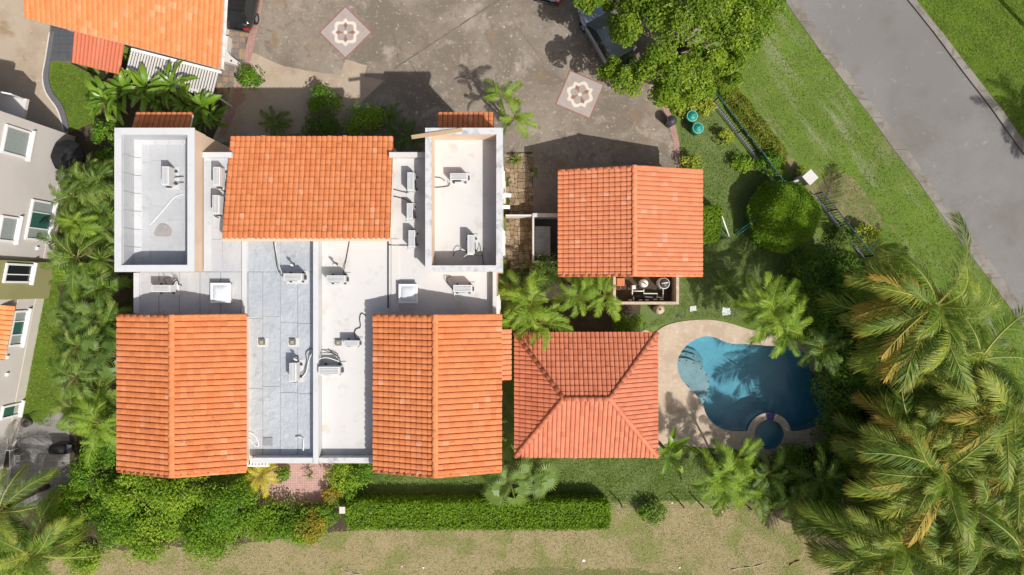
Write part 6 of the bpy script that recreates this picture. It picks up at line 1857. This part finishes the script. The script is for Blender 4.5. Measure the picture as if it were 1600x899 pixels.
# groundcover between the fence and the verge
def groundcover():
    poly = [P(*q)[:2] for q in [(1105, 120), (1122, 104), (1150, 140), (1190, 190), (1228, 240), (1216, 280), (1185, 240), (1140, 180)]]
    pv = [Vector(p) for p in poly]; n = 26000
    q = np.stack([RN.uniform(min(p.x for p in pv), max(p.x for p in pv), n), RN.uniform(min(p.y for p in pv), max(p.y for p in pv), n)], 1)
    ins = np.zeros(n, bool)
    for i in range(len(pv)):
        a, b = pv[i], pv[(i + 1) % len(pv)]
        ins ^= ((a.y > q[:, 1]) != (b.y > q[:, 1])) & (q[:, 0] < (b.x - a.x) * (q[:, 1] - a.y) / (b.y - a.y) + a.x)
    q = q[ins]; hh = .45 + .18 * np.sin(q[:, 0] * 3.1) * np.cos(q[:, 1] * 2.7) + .12 * np.sin(q[:, 0] * 7 + q[:, 1] * 6)
    z = hh * (1 - .6 * RN.random(len(q)) ** 2)
    o = ob('groundcover', leaf_mesh('groundcover', np.column_stack([q, np.maximum(z, .04)]), RN.normal(size=(len(q), 3)) * .5 + np.array([0, 0, 1]), .12 * RN.uniform(.6, 1.4, len(q)), RN.random(len(q))), L_cover)
    tag(o, 'yellow green groundcover between the picket fence and the verge', 'groundcover', kind='stuff')


groundcover()

# shrubs
SH = 'shrubs in the garden beds'
for lab, a, b, r, h, mat, kw in [
    ('small round bright green shrub beside the low white curved wall', 391, 117, 21, 1.1, L_bright, {}),
    ('bright green shrub left of the variegated one before the middle roof', 506, 158, 26, 1.9, L_bright, {}),
    ('wide yellow topped shrub in front of the middle roof', 563, 186, 38, 1.9, L_lime, {'ry': 26}),
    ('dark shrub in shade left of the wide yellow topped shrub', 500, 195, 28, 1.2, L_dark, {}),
    ('bright leafy shrub beside the left tower, upper one', 163, 208, 17, 2.6, L_bright, {'ry': 26}),
    ('bright leafy shrub beside the left tower, lower one', 162, 256, 19, 2.6, L_bright, {'ry': 26}),
    ('yellow green shrub at the upper right corner of the garage', 1084, 256, 21, 1.1, L_yel, {'ry': 15}),
    ('yellow shrub against the fence below the green bins', 1132, 214, 14, .9, L_yel, {}),
    ('yellow shrub left of the upper green bin', 1072, 168, 17, .9, L_yel, {}),
    ('yellow shrub between the upper green bin and the fence', 1100, 165, 18, 1.0, L_yel, {}),
    ('small green shrub inside the fence above the topiary', 1160, 252, 17, .9, L_lime, {}),
    ('dark green shrub outside the fence beside the pillar', 1208, 258, 24, 1.3, L_bright, {'ry': 20}),
    ('small yellow shrub touching the white pillar', 1252, 268, 9, .6, L_yel, {}),
    ('variegated shrub at the end of the right hand fence', 1354, 366, 22, 1.2, L_yel, {'ry': 17}),
    ('low thin shrub along the right hand fence', 1318, 372, 22, .9, L_feath, {}),
    ('round glossy bush above the pavilion roof', 986, 509, 29, 1.6, L_bright, {'ry': 17}),
    ('feathery grey green bush below the side yard', 852, 428, 44, 2.6, L_feath, {'leaf': .10, 'dens': .8, 'ry': 30}),
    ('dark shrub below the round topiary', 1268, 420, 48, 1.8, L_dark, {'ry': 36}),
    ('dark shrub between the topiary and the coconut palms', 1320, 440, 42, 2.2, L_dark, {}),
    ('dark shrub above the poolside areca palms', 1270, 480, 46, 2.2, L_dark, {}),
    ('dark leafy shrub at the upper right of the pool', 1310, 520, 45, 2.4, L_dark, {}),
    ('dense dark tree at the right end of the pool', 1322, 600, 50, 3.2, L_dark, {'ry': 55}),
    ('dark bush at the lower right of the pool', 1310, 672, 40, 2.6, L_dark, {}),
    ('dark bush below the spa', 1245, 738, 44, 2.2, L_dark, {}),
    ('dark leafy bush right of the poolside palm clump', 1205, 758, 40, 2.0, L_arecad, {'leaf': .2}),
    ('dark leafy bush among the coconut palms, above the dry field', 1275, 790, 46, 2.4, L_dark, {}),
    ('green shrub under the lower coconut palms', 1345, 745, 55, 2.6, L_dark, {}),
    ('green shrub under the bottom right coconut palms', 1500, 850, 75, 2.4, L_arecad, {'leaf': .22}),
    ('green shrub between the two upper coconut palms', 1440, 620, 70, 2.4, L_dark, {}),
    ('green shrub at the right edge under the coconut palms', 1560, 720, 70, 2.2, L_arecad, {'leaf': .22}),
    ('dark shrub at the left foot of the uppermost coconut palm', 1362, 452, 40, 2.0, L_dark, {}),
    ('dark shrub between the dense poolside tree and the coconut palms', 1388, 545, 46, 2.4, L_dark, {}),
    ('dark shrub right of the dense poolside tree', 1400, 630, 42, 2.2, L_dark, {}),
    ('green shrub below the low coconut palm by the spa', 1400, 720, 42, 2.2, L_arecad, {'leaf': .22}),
    ('small bright shrub on the wire fence', 1020, 803, 25, .95, L_bright, {'ry': 18}),
    ('lime shrub at the right of the pink patio', 545, 745, 38, 1.5, L_lime, {'ry': 22}),
    ('dark green shrub under the eave left of the right gable', 570, 735, 24, 1.4, L_bright, {}),
    ('orange and green croton beside the stone post', 523, 775, 20, 1.1, L_crot, {}),
    ('round dark green shrub on the pink patio', 439, 742, 13, 1.0, L_bright, {}),
    ('glossy shrub at the left end of the long hedge', 545, 775, 16, 1.1, L_bright, {})]:
    bush(lab, a, b, r, h, mat, group=SH, **kw)
LL = 'shrubs in the lower left thicket'
for lab, a, b, r, h, mat in [
    ('bright shrub at the lower left corner of the left gable', 160, 700, 34, 2.6, L_bright),
    ('mid green shrub below the barbecue', 140, 745, 34, 2.4, L_bright),
    ('lime shrub touching the left gable eave', 195, 765, 42, 2.6, L_lime),
    ('lime shrub below the ridge of the left gable', 255, 775, 42, 2.4, L_lime),
    ('yellow green shrub below the right eave of the left gable', 300, 765, 34, 2.2, L_lime),
    ('broad dark green shrub right of the lime shrubs', 350, 790, 48, 2.6, L_bright),
    ('glossy dark green shrub nearest the dry field', 330, 835, 48, 2.0, L_hedge),
    ('lime shrub at the edge of the dry field', 225, 840, 42, 1.7, L_lime),
    ('dark shrub in the middle of the lower left thicket', 175, 815, 40, 2.0, L_bright),
    ('green shrub beneath the lower left palm fronds', 115, 790, 40, 2.0, L_hedge),
    ('low bright shrub at the bottom edge beside the palm', 130, 872, 28, .8, L_lime),
    ('glossy green shrub below the pink patio, left', 410, 812, 36, 1.5, L_hedge),
    ('leafy green shrub below the pink patio, middle', 455, 810, 34, 1.4, L_bright),
    ('croton shrub with orange leaves below the pink patio', 485, 820, 30, 1.5, L_crot),
    ('green shrub left of the stone post', 505, 806, 24, 1.2, L_bright),
    ('lime shrub in the gap between two darker shrubs above the dry field', 280, 818, 30, 1.5, L_lime),
    ('small dark shrub beside the lower left palm trunk', 90, 840, 30, 1.3, L_hedge),
    ('low lime shrub reaching into the dry field', 478, 838, 22, 1.1, L_lime),
    ('dark green shrub at the bottom left corner', 25, 880, 40, 1.6, L_hedge)]:
    bush(lab, a, b, r, h, mat, group=LL, dens=1.1)

# palms between the left tower and the grey house, from the top of the photo down
LS = 'palms between the villa and the grey house'
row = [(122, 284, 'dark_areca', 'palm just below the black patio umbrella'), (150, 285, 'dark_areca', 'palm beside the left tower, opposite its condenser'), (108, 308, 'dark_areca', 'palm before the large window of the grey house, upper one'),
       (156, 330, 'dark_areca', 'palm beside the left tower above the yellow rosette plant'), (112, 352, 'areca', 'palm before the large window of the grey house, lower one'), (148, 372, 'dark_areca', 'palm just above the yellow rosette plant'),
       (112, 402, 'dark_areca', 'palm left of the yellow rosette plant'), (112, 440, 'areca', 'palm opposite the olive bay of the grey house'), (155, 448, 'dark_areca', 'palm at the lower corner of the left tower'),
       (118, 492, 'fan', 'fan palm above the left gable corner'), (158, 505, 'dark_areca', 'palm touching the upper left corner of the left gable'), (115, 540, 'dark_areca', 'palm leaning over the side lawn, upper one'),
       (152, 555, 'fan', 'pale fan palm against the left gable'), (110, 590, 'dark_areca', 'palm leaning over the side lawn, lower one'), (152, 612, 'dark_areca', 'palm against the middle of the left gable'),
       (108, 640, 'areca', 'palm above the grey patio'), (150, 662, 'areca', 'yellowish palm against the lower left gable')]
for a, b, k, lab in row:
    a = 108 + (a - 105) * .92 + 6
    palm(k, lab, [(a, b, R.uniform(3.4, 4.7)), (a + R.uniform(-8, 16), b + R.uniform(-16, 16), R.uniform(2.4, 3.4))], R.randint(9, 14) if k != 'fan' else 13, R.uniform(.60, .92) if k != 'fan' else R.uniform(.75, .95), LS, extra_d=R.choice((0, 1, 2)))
palm('strap', 'yellow green rosette plant beside the left tower', [(157, 406, 4.7)], 44, .95, name='rosette_plant')
PD = 'large leaved plants below the pergola'
for a, b, h, lab in [(172, 160, 1.3, 'leftmost large leaved plant below the pergola, yellowed'), (200, 145, 1.5, 'large leaved plant below the red patio roof'), (232, 140, 1.9, 'large leaved plant left of the pergola middle'), (250, 160, 1.6, 'large leaved plant above the left tower canopy, left'),
                     (272, 135, 2.2, 'tallest large leaved plant below the pergola'), (290, 165, 1.8, 'large leaved plant above the left tower canopy, right'), (318, 168, 1.6, 'large leaved plant right of the left tower canopy'), (330, 185, 1.0, 'rightmost large leaved plant beside the walkway')]:
    palm('paddle', lab, [(a, b, h + .7)], 19, R.uniform(.6, .8), PD, trunk=False)
palm('areca', 'yellowish palm at the left end of the large leaved bed', [(163, 165, 1.6)], 11, .6)
for a, b, lab in [(432, 192, 'dark cycad in shade left of the shrubs'), (612, 190, 'dark cycad in shade right of the wide shrub'), (640, 215, 'dark cycad beside the right tower in shade')]:
    palm('dark_areca', lab, [(a, b, .5)], 16, .55, 'cycads in the shade of the villa', name='cycad', trunk=False)
palm('areca', 'bright two crowned palm at the upper right corner of the right tower', [(782, 152, 3.0), (803, 186, 3.3)], 12, .62)
palm('strap', 'grassy strap leaf plant on the flagstone path', [(806, 250, .35)], 34, .62)
palm('areca', 'bright areca palm over the upper left corner of the pavilion', [(828, 478, 4.0), (846, 505, 3.4), (815, 455, 3.2)], 12, .85)
palm('areca', 'bright areca palm between the garage and the pavilion, left of the yellow tipped one', [(905, 462, 3.0), (920, 445, 2.4)], 12, .75)
palm('areca', 'yellow tipped areca palm beside the equipment yard', [(945, 462, 3.0)], 14, .72)
palm('areca', 'bright areca palm overhanging the upper pool edge', [(1207, 484, 4.2), (1190, 470, 3.4), (1222, 512, 3.8)], 13, .95)
palm('dark_areca', 'dark areca palm below the box hedge', [(1135, 447, 1.4)], 12, .55)
palm('dark_areca', 'dark areca palm on the right edge of the pool', [(1285, 545, 2.6)], 13, .8)
palm('areca', 'dark green palm clump at the lower edge of the pool deck', [(1122, 745, 3.4), (1150, 715, 3.0), (1140, 762, 2.6)], 13, .85)
palm('dark_areca', 'dark palm beside the spa', [(1200, 740, 2.4), (1180, 770, 2.0)], 12, .8)
palm('dark_areca', 'dark palm under the coconut palms by the dry field', [(1245, 780, 2.4), (1280, 750, 2.6)], 12, .9)
palm('paddle', 'banana plant with bright leaves at the lower right of the pavilion', [(1043, 706, 1.9)], 9, .85, name='banana_plant')
palm('fan', 'pale fan palm at the lower right corner of the right gable', [(795, 745, 2.4)], 18, 1.1)
palm('fan', 'pale fan palm at the lower left corner of the pavilion', [(832, 738, 2.2)], 17, 1.05)
palm('yellow', 'yellow leaved palm at the left of the pink patio', [(408, 742, 1.2)], 16, .6)
palm('strap', 'agave on the pink patio', [(484, 742, .5)], 26, .5, name='agave')

# coconut palms
CP = 'coconut palms on the right'
WD = math.radians(200)
for crowns, n, sc, ey, ln, lab in [
    ([(1462, 478, 6.6)], 30, 1.25, 8, (.8, -.6), 'coconut palm reaching over the kerb, uppermost on the right'),
    ([(1532, 562, 5.8)], 28, 1.12, 3, (.6, .3), 'coconut palm at the right edge beside the verge, below the uppermost'),
    ([(1568, 640, 6.2)], 28, 1.15, 3, (.6, 0), 'coconut palm at the right edge, level with the spa'),
    ([(1470, 742, 6.0)], 30, 1.25, 5, (.7, .4), 'coconut palm in the middle of the right hand grove'),
    ([(1402, 848, 6.0)], 30, 1.25, 3, (.6, .3), 'coconut palm leaning over the dry field, lowest left of the grove'),
    ([(1512, 792, 5.4)], 26, 1.1, 2, (.4, .2), 'coconut palm near the bottom right, between two others'),
    ([(1590, 860, 6.0)], 26, 1.1, 2, (.4, .3), 'coconut palm at the bottom right corner'),
    ([(1520, 500, 4.6)], 22, .8, 2, (.3, .2), 'smaller coconut palm right of the uppermost one, beside the kerb'),
    ([(1500, 640, 5.4)], 24, 1.0, 2, (.3, .2), 'low coconut palm in the heart of the grove'),
    ([(1440, 690, 5.2)], 24, 1.05, 4, (.3, .2), 'coconut palm nearest the spa'),
    ([(1480, 890, 5.6)], 24, 1.0, 2, (.3, .2), 'low coconut palm cut by the bottom edge'),
    ([(1590, 735, 5.6)], 26, 1.1, 2, (.4, .3), 'coconut palm at the right edge above the bottom corner')]:
    palm('coconut', lab, crowns, n, sc, CP, ln, WD, ey)
palm('coconut', 'palm with long fronds at the lower left corner', [(48, 868, 4.5)], 20, .88, None, (-.3, .2))
palm('coconut', 'palm cut off by the left edge below the grey patio', [(-2, 800, 4.2)], 16, .8, None, (-.3, .2))
palm('coconut', 'palm beyond the right edge whose shadow falls on the far verge', [(1885, 240, 7.0)], 18, .8, None, (0, 0))


# grass blades standing on the lawns (far too many to count)
def blades(name, label, poly_px, n, mat, hh=.07, ww=.03, z=.01):
    pv = [Vector(P(*q)[:2]) for q in poly_px]
    x0, x1, y0, y1 = min(p.x for p in pv), max(p.x for p in pv), min(p.y for p in pv), max(p.y for p in pv)
    q = np.stack([RN.uniform(x0, x1, n), RN.uniform(y0, y1, n)], 1)
    ins = np.zeros(n, bool)
    for i in range(len(pv)):
        a, b = pv[i], pv[(i + 1) % len(pv)]
        ins ^= ((a.y > q[:, 1]) != (b.y > q[:, 1])) & (q[:, 0] < (b.x - a.x) * (q[:, 1] - a.y) / ((b.y - a.y) or 1e-9) + a.x)
    q = q[ins]; m = len(q)
    clump = .5 + .5 * np.sin(q[:, 0] * 1.9 + 2 * np.sin(q[:, 1] * .8)) * np.sin(q[:, 1] * 2.3 + np.sin(q[:, 0] * 1.1))
    keep = RN.random(m) < .35 + .65 * clump
    q = q[keep]; m = len(q)
    a = RN.random(m) * 2 * math.pi; s = RN.uniform(.6, 1.5, m)
    base = np.column_stack([q, np.full(m, z)])
    sd = np.stack([np.cos(a), np.sin(a), np.zeros(m)], 1) * (ww * s)[:, None] * .5
    ln = np.stack([np.cos(a + 1.57 + RN.normal(size=m) * .5), np.sin(a + 1.57), np.zeros(m)], 1)
    tip = base + ln * (hh * s * RN.uniform(.4, 1.6, m))[:, None] + np.array([0, 0, 1.0]) * (hh * s * .8)[:, None]
    V = np.stack([base - sd, base + sd, tip], 1).reshape(-1, 3)
    me = np_mesh(name, V, [np.arange(3 * m).reshape(-1, 3)], {'rnd': np.repeat(RN.random(m), 3)})
    tag(ob(name, me, mat), label, 'grass', kind='stuff')


B_green = leaf_mat('green_blade', [(0, (0.08, 0.155, 0.018)), (.5, (0.15, 0.245, 0.03)), (.85, (0.235, 0.30, 0.06)), (1, (0.38, 0.37, 0.17))], rough=.7, spec=.15)
B_dry = leaf_mat('dry_blade', [(0, (0.30, 0.24, 0.12)), (.4, (0.44, 0.36, 0.20)), (.7, (0.54, 0.46, 0.28)), (.85, (0.24, 0.27, 0.08)), (1, (0.18, 0.25, 0.05))], rough=.8, spec=.1, trans=.15)
blades('verge_grass', 'short green grass on the roadside verge', [(1120, -40), (1200, -40), (1222, 0), (1318, 130), (1388, 225), (1480, 352), (1556, 453), (1640, 570), (1560, 640), (1400, 420), (1300, 290), (1228, 225), (1130, 95)], 80000, B_green)
blades('far_verge_grass', 'short bright grass beyond the road', [(1430, -5), (1640, -40), (1640, 270), (1598, 221), (1517, 113)], 50000, B_green, z=.052)
blades('back_lawn_grass', 'short green grass of the back lawn below the pavilion', [(555, 720), (1030, 714), (1180, 705), (1185, 780), (960, 784), (560, 786)], 45000, B_green)
blades('garden_grass', 'short green grass between garage, fence and pool', [(1064, 195), (1100, 160), (1230, 335), (1320, 400), (1310, 480), (1165, 505), (1110, 495), (1040, 503), (1000, 518), (1064, 470)], 60000, B_green)
blades('corner_grass', 'short green grass inside the curved grey kerb', [(84, 99), (143, 110), (140, 150), (148, 190), (108, 204), (96, 165), (79, 130)], 9000, B_green)
blades('side_lawn_grass', 'short green grass along the grey house', [(90, 442), (100, 520), (98, 600), (80, 668), (38, 658), (64, 464)], 14000, B_green)
blades('dry_field_grass', 'dry straw coloured grass along the bottom edge', [(-40, 903), (120, 872), (330, 834), (520, 826), (700, 800), (940, 832), (960, 792), (1140, 790), (1330, 815), (1480, 950), (-40, 950)], 100000, B_dry, .06, .025)
